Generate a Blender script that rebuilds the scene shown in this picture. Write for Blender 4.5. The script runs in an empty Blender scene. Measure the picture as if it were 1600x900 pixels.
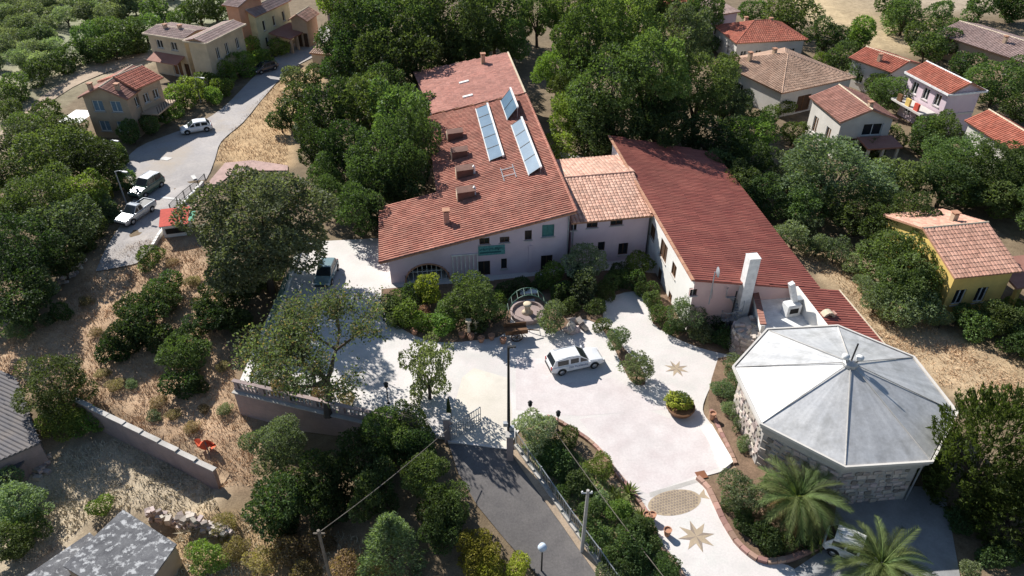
import bpy, math, random
import numpy as np
from mathutils import Vector
random.seed(7)
RNG = np.random.default_rng(7)
R = math.radians
scene = bpy.context.scene
COL = scene.collection

# ------------------------------------------------------------------ camera
PITCH, CAM_H, FOCAL = R(36.0), 42.0, 1150.0          # focal length in photo pixels (1600 wide)
cam_data = bpy.data.cameras.new('camera')
cam_data.sensor_width = 36.0
cam_data.lens = 36.0 * FOCAL / 1600.0
cam_data.clip_start = 0.5
cam_data.clip_end = 3000.0
cam = bpy.data.objects.new('camera', cam_data)
cam.location = (0, 0, CAM_H)
cam.rotation_euler = (R(90) - PITCH, 0, 0)
COL.objects.link(cam)
scene.camera = cam
# ------------------------------------------------------------------ sky, sun, exposure
SUN_AZ = math.atan2(-0.65, 0.76)      # direction to the sun, clockwise from +Y
SUN_EL = R(37.0)
world = bpy.data.worlds.new('World')
scene.world = world
world.use_nodes = True
wn = world.node_tree.nodes
sky = wn.new('ShaderNodeTexSky')
sky.sky_type = 'NISHITA'
sky.sun_disc = False
sky.sun_elevation = SUN_EL
sky.sun_rotation = SUN_AZ
sky.altitude = 600.0
sky.air_density = 1.0
sky.dust_density = 0.3
world.node_tree.links.new(sky.outputs[0], wn['Background'].inputs[0])
wn['Background'].inputs[1].default_value = 0.07
sun_data = bpy.data.lights.new('sun', 'SUN')
sun_data.energy = 4.6
sun_data.angle = R(0.53)
sun_data.color = (1.0, 0.965, 0.905)
sun = bpy.data.objects.new('sun', sun_data)
to_sun = Vector((math.sin(SUN_AZ) * math.cos(SUN_EL), math.cos(SUN_AZ) * math.cos(SUN_EL), math.sin(SUN_EL)))
sun.rotation_euler = to_sun.to_track_quat('Z', 'Y').to_euler()
sun.location = (-40, 60, 90)
COL.objects.link(sun)
vs = scene.view_settings
vs.view_transform = 'Standard'
vs.look = 'None'
vs.exposure = 0.80
vs.gamma = 1.0
vs.use_curve_mapping = False
scene.cycles.max_bounces = 5
scene.cycles.transparent_max_bounces = 4
scene.cycles.diffuse_bounces = 3
scene.cycles.glossy_bounces = 2

# ------------------------------------------------------------------ surveying: photo measurements to metres
CP, SP = math.cos(PITCH), math.sin(PITCH)
def ray(u, v):
    a, b = (u - 800) / FOCAL, (450 - v) / FOCAL
    return Vector((a, CP + b * SP, -SP + b * CP))
def gp(u, v, z=0.0):
    d = ray(u, v); t = (z - CAM_H) / d.z
    return Vector((d.x * t, d.y * t, z))
def pj(x, y, z):
    z = z - CAM_H
    zc = y * CP - z * SP; yc = y * SP + z * CP
    return 800 + FOCAL * x / zc, 450 - FOCAL * yc / zc
def on_plane(u, v, p0, n):
    d = ray(u, v); o = Vector((0, 0, CAM_H)); n = Vector(n)
    return o + d * ((Vector(p0) - o).dot(n) / d.dot(n))
def px_per_m(p):
    return FOCAL / (p[1] * CP - (p[2] - CAM_H) * SP)
def height_at(p, v):
    lo, hi = p[2], p[2] + 40
    for _ in range(40):
        m = (lo + hi) / 2
        if pj(p[0], p[1], m)[1] > v: lo = m
        else: hi = m
    return lo
def inpoly(x, y, P):
    c = False; j = len(P) - 1
    for i in range(len(P)):
        xi, yi = P[i][0], P[i][1]; xj, yj = P[j][0], P[j][1]
        if (yi > y) != (yj > y) and x < (xj - xi) * (y - yi) / (yj - yi) + xi: c = not c
        j = i
    return c
def np_inpoly(X, Y, P):
    c = np.zeros(X.shape, bool); j = len(P) - 1
    for i in range(len(P)):
        xi, yi = P[i][0], P[i][1]; xj, yj = P[j][0], P[j][1]
        if yi != yj:
            c ^= ((yi > Y) != (yj > Y)) & (X < (xj - xi) * (Y - yi) / (yj - yi) + xi)
        j = i
    return c
def sstep(a, b, x):
    t = np.clip((x - a) / (b - a), 0, 1); return t * t * (3 - 2 * t)

# retaining wall and courtyard corner points
K1 = gp(368, 607); K2 = gp(698, 684); K0 = gp(452, 420); KB = gp(480, 340)
ROAD_R = [(795, 705), (830, 755), (880, 825), (930, 897), (975, 960)]
def wall_y(x):            # y of the front retaining wall line
    return K1.y + (K2.y - K1.y) * (x - K1.x) / (K2.x - K1.x)
def left_x(y):            # x of the left boundary of the courtyard
    return np.interp(y, [K1.y, K0.y, KB.y, 110], [K1.x, K0.x, KB.x, KB.x + 1.5])
YW = (gp(116, 624, -1.8).x, gp(116, 624, -1.8).y, gp(336, 738, -2.8).x, gp(336, 738, -2.8).y)
def terrain(x, y):
    x = np.asarray(x, float); y = np.asarray(y, float)
    zl = np.interp(y, [5, 22, 30, 42, 55, 68, 85], [-7.5, -5.8, -4.6, -2.9, -1.5, -0.45, -0.06])
    zr = np.interp(y, [5, 20, 27, 37.5, 39], [-4.4, -2.9, -2.0, -0.2, -0.06])
    front = zl + (zr - zl) * sstep(-17, -3, x)
    rr = np.interp(y, [20, 26.9, 37.5], [8.5, 5.3, 0.2])
    front = front + (-0.06 - front) * sstep(rr, rr + 4.5, x)
    low = np.where(x < left_x(y) + 0.9, zl, -0.06)
    z = np.where(y < wall_y(x) + 0.8, front, low)
    # the yard below the long plot wall lies lower
    ax, ay, bx, by = YW
    dx, dy = bx - ax, by - ay; LL = math.hypot(dx, dy); dx /= LL; dy /= LL
    s_ = (x - ax) * dx + (y - ay) * dy; dn = (x - ax) * dy - (y - ay) * dx
    z = z - 1.5 * (dn > -0.75) * (1 - sstep(5, 15, dn)) * sstep(-1.5, 1, s_) * (1 - sstep(LL - 1, LL + 1.5, s_))
    und = 0.22 * np.sin(x * 0.31 + 1.3) * np.cos(y * 0.27) + 0.12 * np.sin(x * 0.83 + y * 0.61)
    outside = ((x < left_x(y) - 2) | ((y < wall_y(x) - 3) & (x < -8)))
    z = z + und * outside * (y < 80) * 0.7
    # far ground rolls gently
    z = z + sstep(125, 200, y) * 1.2 * np.sin(x * 0.03 + 0.6)
    return z
def th(x, y): return float(terrain(x, y))
def gt(u, v, dz=0.0):     # a photo point carried down to the terrain
    z = 0.0
    for _ in range(14):
        p = gp(u, v, z); z = 0.5 * z + 0.5 * (th(p.x, p.y) + dz)
    return gp(u, v, z)

# ------------------------------------------------------------------ mesh builder
class MB:
    def __init__(s): s.v = []; s.f = []
    def add(s, vs_, fs):
        o = len(s.v); s.v += [tuple(p) for p in vs_]; s.f += [tuple(i + o for i in f) for f in fs]; return s
    def quad(s, a, b, c, d): return s.add([a, b, c, d], [(0, 1, 2, 3)])
    def poly(s, pts): return s.add(pts, [tuple(range(len(pts)))])
    def box(s, c, sz, rz=0.0, rx=0.0, ry=0.0):
        x, y, z = sz[0] / 2, sz[1] / 2, sz[2] / 2; ca, sa = math.cos(rz), math.sin(rz); out = []
        cx, sx, cy, sy = math.cos(rx), math.sin(rx), math.cos(ry), math.sin(ry)
        for i, j, k in ((-1,-1,-1),(1,-1,-1),(1,1,-1),(-1,1,-1),(-1,-1,1),(1,-1,1),(1,1,1),(-1,1,1)):
            px, py, pz = i * x, j * y, k * z
            py, pz = py * cx - pz * sx, py * sx + pz * cx
            px, pz = px * cy + pz * sy, -px * sy + pz * cy
            out.append((c[0] + px * ca - py * sa, c[1] + px * sa + py * ca, c[2] + pz))
        return s.add(out, [(0,3,2,1),(4,5,6,7),(0,1,5,4),(1,2,6,5),(2,3,7,6),(3,0,4,7)])
    def prism(s, P, z0, z1):
        if sum(P[i-1][0]*P[i][1]-P[i][0]*P[i-1][1] for i in range(len(P))) < 0: P = P[::-1]
        n = len(P)
        f0 = z0 if callable(z0) else (lambda x, y: z0); f1 = z1 if callable(z1) else (lambda x, y: z1)
        vs_ = [(p[0], p[1], f0(p[0], p[1])) for p in P] + [(p[0], p[1], f1(p[0], p[1])) for p in P]
        return s.add(vs_, [tuple(range(n))[::-1], tuple(range(n, 2*n))] + [(i, (i+1) % n, n + (i+1) % n, n + i) for i in range(n)])
    def tube(s, pts, rad, n=6, cap=True):
        pts = [Vector(p) for p in pts]; m = len(pts)
        if not hasattr(rad, '__len__'): rad = [rad] * m
        o = len(s.v); up0 = None
        for i, p in enumerate(pts):
            d = (pts[min(i+1, m-1)] - pts[max(i-1, 0)]).normalized()
            a = Vector((0, 0, 1)) if abs(d.z) < 0.95 else Vector((1, 0, 0))
            x = d.cross(a).normalized(); y = d.cross(x)
            for k in range(n):
                t = 2 * math.pi * k / n
                s.v.append(tuple(p + (x * math.cos(t) + y * math.sin(t)) * rad[i]))
        for i in range(m - 1):
            for k in range(n):
                a, b = o + i*n + k, o + i*n + (k+1) % n
                s.f.append((a, a + n, b + n, b))
        if cap:
            s.f.append(tuple(o + k for k in range(n))); s.f.append(tuple(o + (m-1)*n + k for k in range(n))[::-1])
        return s
    def lathe(s, prof, n=16, c=(0, 0, 0)):
        o = len(s.v)
        for r, z in prof:
            for k in range(n):
                t = 2*math.pi*k/n; s.v.append((c[0] + r*math.cos(t), c[1] + r*math.sin(t), c[2] + z))
        for i in range(len(prof) - 1):
            for k in range(n):
                a, b = o + i*n + k, o + i*n + (k+1) % n
                s.f.append((a, b, b + n, a + n))
        s.f.append(tuple(o + k for k in range(n))[::-1]); s.f.append(tuple(o + (len(prof)-1)*n + k for k in range(n)))
        return s
    def mesh(s, name):
        me = bpy.data.meshes.new(name); me.from_pydata(s.v, [], s.f); me.update(); return me
    def obj(s, name, mat, parent=None, smooth=False, kind=None):
        me = s.mesh(name); me.materials.append(mat)
        if smooth: me.shade_smooth()
        return link(name, me, parent, kind)
def link(name, me, parent=None, kind=None):
    o = bpy.data.objects.new(name, me); COL.objects.link(o)
    if parent is not None: o.parent = parent
    if kind: o['kind'] = kind
    return o
def tag(o, label=None, cat=None, group=None, kind=None):
    for k, v in (('label', label), ('category', cat), ('group', group), ('kind', kind)):
        if v: o[k] = v
    return o
def thing(name, label, cat, loc=(0, 0, 0), rz=0.0, group=None):
    o = bpy.data.objects.new(name, None); o.empty_display_size = 0.3; COL.objects.link(o)
    o.location = loc; o.rotation_euler = (0, 0, rz)
    return tag(o, label, cat, group)
def copy_tree(o, parent=None):
    c = o.copy(); COL.objects.link(c); c.parent = parent
    for ch in list(o.children): copy_tree(ch, c)
    return c
def np_mesh(name, V, F, mat=None):
    me = bpy.data.meshes.new(name); V = np.asarray(V, np.float32); F = np.asarray(F, np.int32); n, k = F.shape
    me.vertices.add(len(V)); me.vertices.foreach_set('co', V.ravel())
    me.loops.add(n * k); me.loops.foreach_set('vertex_index', F.ravel())
    me.polygons.add(n); me.polygons.foreach_set('loop_start', np.arange(0, n * k, k, dtype=np.int32))
    me.update(calc_edges=True); me.validate()
    if mat: me.materials.append(mat)
    return me

# ------------------------------------------------------------------ procedural materials
MATS = {}
def mat(name, col, rough=0.8, var=0.25, scale=3.0, col2=None, bump=0.0, bscale=None, spec=0.3, island=0.0, objrand=0.0, metal=0.0, trans=0.0, fine=0.0, coat=0.0, patch=None):
    """col mixed with col2 by noise; brightness varied by noise (var), by island and by object."""
    m = bpy.data.materials.new(name); m.use_nodes = True; nt = m.node_tree; N = nt.nodes; L = nt.links
    b = N['Principled BSDF']; out = N['Material Output']
    b.inputs['Roughness'].default_value = rough; b.inputs['Metallic'].default_value = metal
    b.inputs['Specular IOR Level'].default_value = spec
    if coat: b.inputs['Coat Weight'].default_value = coat
    tc = N.new('ShaderNodeTexCoord')
    def noise(sc, detail=5.0, rgh=0.6):
        t = N.new('ShaderNodeTexNoise'); t.inputs['Scale'].default_value = sc; t.inputs['Detail'].default_value = detail
        t.inputs['Roughness'].default_value = rgh; L.new(tc.outputs['Object'], t.inputs['Vector']); return t
    def mrange(src, lo, hi, a=0.25, z=0.75):
        r = N.new('ShaderNodeMapRange'); r.inputs[1].default_value = a; r.inputs[2].default_value = z
        r.inputs[3].default_value = lo; r.inputs[4].default_value = hi; L.new(src, r.inputs[0]); return r.outputs[0]
    def mul(c, f):
        x = N.new('ShaderNodeMix'); x.data_type = 'RGBA'; x.blend_type = 'MULTIPLY'; x.inputs[0].default_value = 1.0
        L.new(c, x.inputs[6]); L.new(f, x.inputs[7]); return x.outputs[2]
    n1 = noise(scale)
    mx = N.new('ShaderNodeMix'); mx.data_type = 'RGBA'
    c2 = col2 or tuple(c * 0.75 for c in col)
    mx.inputs[6].default_value = (*col, 1); mx.inputs[7].default_value = (*c2, 1)
    L.new(mrange(n1.outputs['Fac'], 0, 1, 0.35, 0.68), mx.inputs[0])
    c = mx.outputs[2]
    if var: c = mul(c, mrange(noise(scale * 0.23, 4).outputs['Fac'], 1 - var, 1 + var))
    if fine: c = mul(c, mrange(noise(scale * 9, 3, 0.7).outputs['Fac'], 1 - fine, 1 + fine))
    if patch:
        pm = N.new('ShaderNodeMix'); pm.data_type = 'RGBA'; L.new(c, pm.inputs[6]); pm.inputs[7].default_value = (*patch[0], 1)
        L.new(mrange(noise(patch[1], 6, 0.65).outputs['Fac'], 0, patch[4] if len(patch) > 4 else 1, patch[2], patch[3]), pm.inputs[0]); c = pm.outputs[2]
    if island:
        g = N.new('ShaderNodeNewGeometry'); c = mul(c, mrange(g.outputs['Random Per Island'], 1 - island, 1 + island, 0, 1))
    if objrand:
        oi = N.new('ShaderNodeObjectInfo')
        hs = N.new('ShaderNodeHueSaturation'); L.new(c, hs.inputs['Color'])
        L.new(mrange(oi.outputs['Random'], 1 - objrand, 1 + objrand, 0, 1), hs.inputs['Value'])
        w = N.new('ShaderNodeTexWhiteNoise'); w.noise_dimensions = '1D'; L.new(oi.outputs['Random'], w.inputs['W'])
        L.new(mrange(w.outputs['Value'], 0.5 - objrand * 0.09, 0.5 + objrand * 0.05, 0, 1), hs.inputs['Hue'])
        c = hs.outputs[0]
    L.new(c, b.inputs['Base Color'])
    if bump:
        bp = N.new('ShaderNodeBump'); bp.inputs['Strength'].default_value = bump; bp.inputs['Distance'].default_value = 0.05
        L.new(noise(bscale or scale * 4, 4).outputs['Fac'], bp.inputs['Height']); L.new(bp.outputs[0], b.inputs['Normal'])
    if trans:
        t = N.new('ShaderNodeBsdfTranslucent'); tm = N.new('ShaderNodeMix'); tm.data_type = 'RGBA'; tm.blend_type = 'MULTIPLY'; tm.inputs[0].default_value = 1
        L.new(c, tm.inputs[6]); tm.inputs[7].default_value = (1.25, 1.35, 0.55, 1); L.new(tm.outputs[2], t.inputs['Color'])
        ms = N.new('ShaderNodeMixShader'); ms.inputs[0].default_value = trans
        L.new(b.outputs[0], ms.inputs[1]); L.new(t.outputs[0], ms.inputs[2]); L.new(ms.outputs[0], out.inputs[0])
    MATS[name] = m; return m
def leaf(name, col, **k):
    col = (col[0] * 1.30, col[1] * 1.38, col[2] * 1.26)
    return mat(name, col, rough=0.55, var=0.35, scale=0.9, col2=tuple(c * 0.6 for c in col), island=0.38, objrand=0.34, trans=0.42, spec=0.12, **k)
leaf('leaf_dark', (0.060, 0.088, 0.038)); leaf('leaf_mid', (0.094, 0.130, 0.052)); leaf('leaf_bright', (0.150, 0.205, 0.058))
leaf('leaf_olive', (0.165, 0.200, 0.120)); leaf('leaf_grey', (0.115, 0.138, 0.082)); leaf('leaf_yellow', (0.31, 0.30, 0.06))
leaf('leaf_dusty', (0.125, 0.138, 0.094)); leaf('leaf_sage', (0.205, 0.235, 0.155)); leaf('leaf_pine', (0.112, 0.150, 0.056)); leaf('leaf_brown', (0.27, 0.20, 0.12)); leaf('leaf_white', (0.215, 0.235, 0.165))
leaf('leaf_conifer', (0.078, 0.104, 0.032)); leaf('leaf_palm', (0.125, 0.158, 0.062)); leaf('leaf_dead', (0.42, 0.31, 0.15))
leaf('leaf_pink', (0.33, 0.20, 0.17))
mat('bark', (0.10, 0.075, 0.055), 0.95, 0.3, 6, bump=0.6); mat('bark_pale', (0.20, 0.17, 0.14), 0.95, 0.3, 6, bump=0.5)
mat('paving', (0.56, 0.535, 0.50), 0.75, 0.12, 0.8, col2=(0.60, 0.545, 0.52), fine=0.10, bump=0.2, bscale=40, patch=((0.44, 0.415, 0.39), 0.28, 0.52, 0.78, 0.75))
mat('paving_cream', (0.58, 0.53, 0.45), 0.75, 0.1, 0.9, col2=(0.62, 0.565, 0.49), fine=0.09, bump=0.2, bscale=40, patch=((0.48, 0.44, 0.38), 0.35, 0.54, 0.78, 0.7))
mat('paving_rose', (0.53, 0.465, 0.45), 0.75, 0.10, 0.7, col2=(0.60, 0.55, 0.53), fine=0.10, bump=0.2, bscale=40, patch=((0.44, 0.40, 0.385), 0.33, 0.54, 0.78, 0.7))
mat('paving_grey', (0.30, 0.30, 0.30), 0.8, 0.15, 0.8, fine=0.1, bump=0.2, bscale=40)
mat('asphalt', (0.125, 0.115, 0.112), 0.9, 0.15, 0.8, col2=(0.155, 0.142, 0.135), fine=0.2, bump=0.3, bscale=60)
mat('street', (0.33, 0.305, 0.295), 0.9, 0.15, 0.35, col2=(0.40, 0.365, 0.34), fine=0.12, bump=0.2, bscale=40, patch=((0.38, 0.32, 0.26), 0.12, 0.5, 0.7))
mat('dirt', (0.42, 0.32, 0.23), 0.95, 0.2, 0.9, fine=0.2, bump=0.5, bscale=8)
mat('sidewalk', (0.46, 0.31, 0.27), 0.9, 0.15, 1.5, fine=0.15)
mat('soil', (0.15, 0.10, 0.065), 1.0, 0.3, 1.2, col2=(0.23, 0.15, 0.10), fine=0.3, bump=0.8, bscale=6)
mat('tile_main', (0.32, 0.122, 0.085), 0.85, 0.25, 0.9, col2=(0.41, 0.19, 0.135), island=0.17, fine=0.1, patch=((0.22, 0.10, 0.075), 0.35, 0.58, 0.75, 0.6))
mat('tile_far', (0.44, 0.198, 0.152), 0.85, 0.15, 0.7, col2=(0.48, 0.235, 0.185), island=0.18, fine=0.1)
mat('tile_wing', (0.225, 0.060, 0.044), 0.65, 0.2, 0.5, col2=(0.275, 0.088, 0.062), island=0.14, fine=0.1, spec=0.4)
mat('tile_peach', (0.52, 0.295, 0.215), 0.85, 0.15, 0.9, col2=(0.58, 0.37, 0.28), island=0.25, fine=0.1)
mat('tile_red', (0.36, 0.105, 0.065), 0.85, 0.15, 0.7, col2=(0.41, 0.145, 0.095), island=0.2, fine=0.1)
mat('tile_tan', (0.34, 0.215, 0.150), 0.85, 0.2, 0.7, col2=(0.40, 0.27, 0.195), island=0.2, fine=0.1)
mat('tile_brown', (0.29, 0.135, 0.10), 0.85, 0.15, 0.7, col2=(0.34, 0.17, 0.13), island=0.2, fine=0.1)
mat('tile_rose', (0.47, 0.25, 0.18), 0.85, 0.15, 0.7, col2=(0.52, 0.30, 0.22), island=0.22, fine=0.1)
mat('tile_dusty', (0.30, 0.205, 0.18), 0.85, 0.15, 0.7, col2=(0.36, 0.26, 0.23), island=0.2, fine=0.1)
mat('wall_offwhite', (0.58, 0.545, 0.50), 0.9, 0.12, 0.6, bump=0.15, bscale=20, col2=(0.50, 0.47, 0.43), patch=((0.42, 0.39, 0.36), 0.5, 0.58, 0.8, 0.5)); mat('wall_lilac', (0.60, 0.47, 0.52), 0.9, 0.12, 0.5, col2=(0.64, 0.52, 0.56), bump=0.2, bscale=20, patch=((0.47, 0.38, 0.40), 0.4, 0.52, 0.8, 0.6))
mat('wall_pink', (0.58, 0.40, 0.38), 0.9, 0.10, 0.5, col2=(0.62, 0.45, 0.42), bump=0.2, bscale=20)
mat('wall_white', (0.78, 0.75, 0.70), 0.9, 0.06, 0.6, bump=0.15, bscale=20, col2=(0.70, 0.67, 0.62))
mat('wall_cream', (0.62, 0.52, 0.38), 0.9, 0.08, 0.5, bump=0.15, bscale=20)
mat('wall_green', (0.58, 0.56, 0.37), 0.9, 0.08, 0.5, bump=0.15, bscale=20)
mat('wall_tan', (0.50, 0.37, 0.26), 0.9, 0.1, 0.5, bump=0.15, bscale=20)
mat('wall_yellow', (0.74, 0.52, 0.16), 0.9, 0.08, 0.5, bump=0.15, bscale=20)
mat('wall_orange', (0.55, 0.30, 0.20), 0.9, 0.08, 0.5, bump=0.15, bscale=20)
mat('stone', (0.48, 0.42, 0.365), 0.95, 0.25, 2.0, col2=(0.32, 0.265, 0.225), objrand=0.5, bump=0.6, bscale=9)
mat('mortar', (0.44, 0.41, 0.38), 0.95, 0.15, 2.0, bump=0.4, bscale=9)
mat('concrete', (0.46, 0.43, 0.40), 0.9, 0.2, 1.0, col2=(0.36, 0.34, 0.31), bump=0.3, bscale=10, fine=0.1)
mat('old_wall', (0.34, 0.26, 0.24), 0.95, 0.2, 0.7, col2=(0.25, 0.20, 0.19), bump=0.4, bscale=8, fine=0.1)
mat('zinc', (0.64, 0.625, 0.605), 0.48, 0.12, 0.5, col2=(0.55, 0.545, 0.54), fine=0.12, spec=0.6, metal=0.42, bump=0.18, bscale=3, patch=((0.36, 0.35, 0.33), 0.8, 0.48, 0.72, 0.75))
mat('slab_mottled', (0.085, 0.085, 0.092), 0.9, 0.2, 1.5, col2=(0.15, 0.15, 0.155), fine=0.3, bump=0.4, bscale=10, patch=((0.46, 0.46, 0.46), 2.2, 0.52, 0.62, 0.85))
mat('sheet_grey', (0.105, 0.10, 0.108), 0.8, 0.15, 0.6, col2=(0.15, 0.13, 0.12), fine=0.12)
mat('box_brown', (0.16, 0.085, 0.065), 0.9, 0.2, 2); mat('wood', (0.17, 0.085, 0.04), 0.7, 0.2, 4); mat('wood_dark', (0.09, 0.05, 0.03), 0.8, 0.2, 4)
mat('shutter_teal', (0.07, 0.20, 0.19), 0.6, 0.1, 3); mat('banner_teal', (0.06, 0.21, 0.21), 0.7, 0.1, 6, col2=(0.12, 0.30, 0.29)); mat('banner_dark', (0.025, 0.10, 0.11), 0.7, 0.1, 6)
mat('shutter_blue', (0.18, 0.26, 0.33), 0.6, 0.1, 3)
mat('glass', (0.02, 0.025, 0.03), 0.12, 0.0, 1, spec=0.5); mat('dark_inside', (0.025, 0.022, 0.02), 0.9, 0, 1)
mat('frame_white', (0.72, 0.71, 0.68), 0.5, 0.05, 2); mat('white_paint', (0.80, 0.79, 0.77), 0.6, 0.05, 2)
mat('metal_dark', (0.035, 0.036, 0.038), 0.5, 0.1, 3, metal=0.3); mat('metal_grey', (0.36, 0.38, 0.40), 0.5, 0.1, 3, metal=0.4)
mat('metal_green', (0.05, 0.13, 0.09), 0.5, 0.1, 3); mat('metal_rust', (0.25, 0.10, 0.05), 0.8, 0.3, 3)
mat('panel_blue', (0.075, 0.135, 0.20), 0.3, 0.10, 0.8, col2=(0.10, 0.17, 0.24), spec=0.4)
mat('brick', (0.43, 0.265, 0.205), 0.9, 0.2, 2, objrand=0.3, bump=0.4, bscale=20); mat('terracotta', (0.46, 0.24, 0.15), 0.85, 0.15, 3, bump=0.3, bscale=12)
mat('inlay', (0.42, 0.33, 0.23), 0.85, 0.1, 2, fine=0.15); mat('inlay_dark', (0.27, 0.215, 0.17), 0.85, 0.1, 2, fine=0.15)
mat('red_cloth', (0.62, 0.085, 0.055), 0.8, 0.1, 2); mat('orange_cloth', (0.68, 0.12, 0.05), 0.85, 0.2, 4); mat('green_cloth', (0.10, 0.34, 0.22), 0.8, 0.1, 2)
mat('car_white', (0.80, 0.80, 0.80), 0.25, 0.02, 1, coat=0.6, spec=0.5); mat('car_teal', (0.16, 0.24, 0.25), 0.25, 0.03, 1, coat=0.6, spec=0.5)
mat('car_silver', (0.34, 0.36, 0.38), 0.3, 0.02, 1, metal=0.4, coat=0.6); mat('car_green', (0.07, 0.12, 0.09), 0.25, 0.02, 1, coat=0.6); mat('car_dark', (0.06, 0.065, 0.08), 0.25, 0.02, 1, coat=0.6)
mat('rubber', (0.02, 0.02, 0.02), 0.85, 0.1, 5); mat('rim', (0.42, 0.42, 0.43), 0.35, 0.1, 5, metal=0.7); mat('lamp_clear', (0.7, 0.7, 0.7), 0.15, 0, 1); mat('lamp_red', (0.35, 0.02, 0.02), 0.2, 0, 1)
mat('livery_blue', (0.06, 0.10, 0.26), 0.4, 0.0, 1); mat('globe', (0.62, 0.70, 0.80), 0.3, 0.05, 2)
mat('straw', (0.53, 0.37, 0.23), 0.95, 0.25, 0.4, col2=(0.45, 0.30, 0.185), island=0.3); mat('straw_grey', (0.52, 0.45, 0.33), 0.95, 0.25, 0.6, col2=(0.44, 0.39, 0.28), island=0.3)
mat('line_white', (0.62, 0.60, 0.57), 0.8, 0.15, 3)
# rain streaks down the metal roof of the octagonal hall: noise stretched along the slope (polar coordinates about the peak)
def streaks(m):
    nt = m.node_tree; N, L = nt.nodes, nt.links; b = N['Principled BSDF']; src = b.inputs['Base Color'].links[0].from_socket
    tc = N.new('ShaderNodeTexCoord'); gr = N.new('ShaderNodeTexGradient'); gr.gradient_type = 'RADIAL'; L.new(tc.outputs['Object'], gr.inputs['Vector'])
    ln = N.new('ShaderNodeVectorMath'); ln.operation = 'LENGTH'; L.new(tc.outputs['Object'], ln.inputs[0])
    cb = N.new('ShaderNodeCombineXYZ'); k1 = N.new('ShaderNodeMath'); k1.operation = 'MULTIPLY'; k1.inputs[1].default_value = 60.0; L.new(gr.outputs['Fac'], k1.inputs[0]); L.new(k1.outputs[0], cb.inputs[0])
    k2 = N.new('ShaderNodeMath'); k2.operation = 'MULTIPLY'; k2.inputs[1].default_value = 0.35; L.new(ln.outputs['Value'], k2.inputs[0]); L.new(k2.outputs[0], cb.inputs[1])
    no = N.new('ShaderNodeTexNoise'); no.inputs['Scale'].default_value = 1.0; no.inputs['Detail'].default_value = 5; L.new(cb.outputs[0], no.inputs['Vector'])
    mr = N.new('ShaderNodeMapRange'); mr.inputs[1].default_value = .3; mr.inputs[2].default_value = .7; mr.inputs[3].default_value = .80; mr.inputs[4].default_value = 1.06; L.new(no.outputs['Fac'], mr.inputs[0])
    mx = N.new('ShaderNodeMix'); mx.data_type = 'RGBA'; mx.blend_type = 'MULTIPLY'; mx.inputs[0].default_value = 1; L.new(src, mx.inputs[6]); L.new(mr.outputs[0], mx.inputs[7]); L.new(mx.outputs[2], b.inputs['Base Color'])
streaks(MATS['zinc'])
M = MATS
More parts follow.
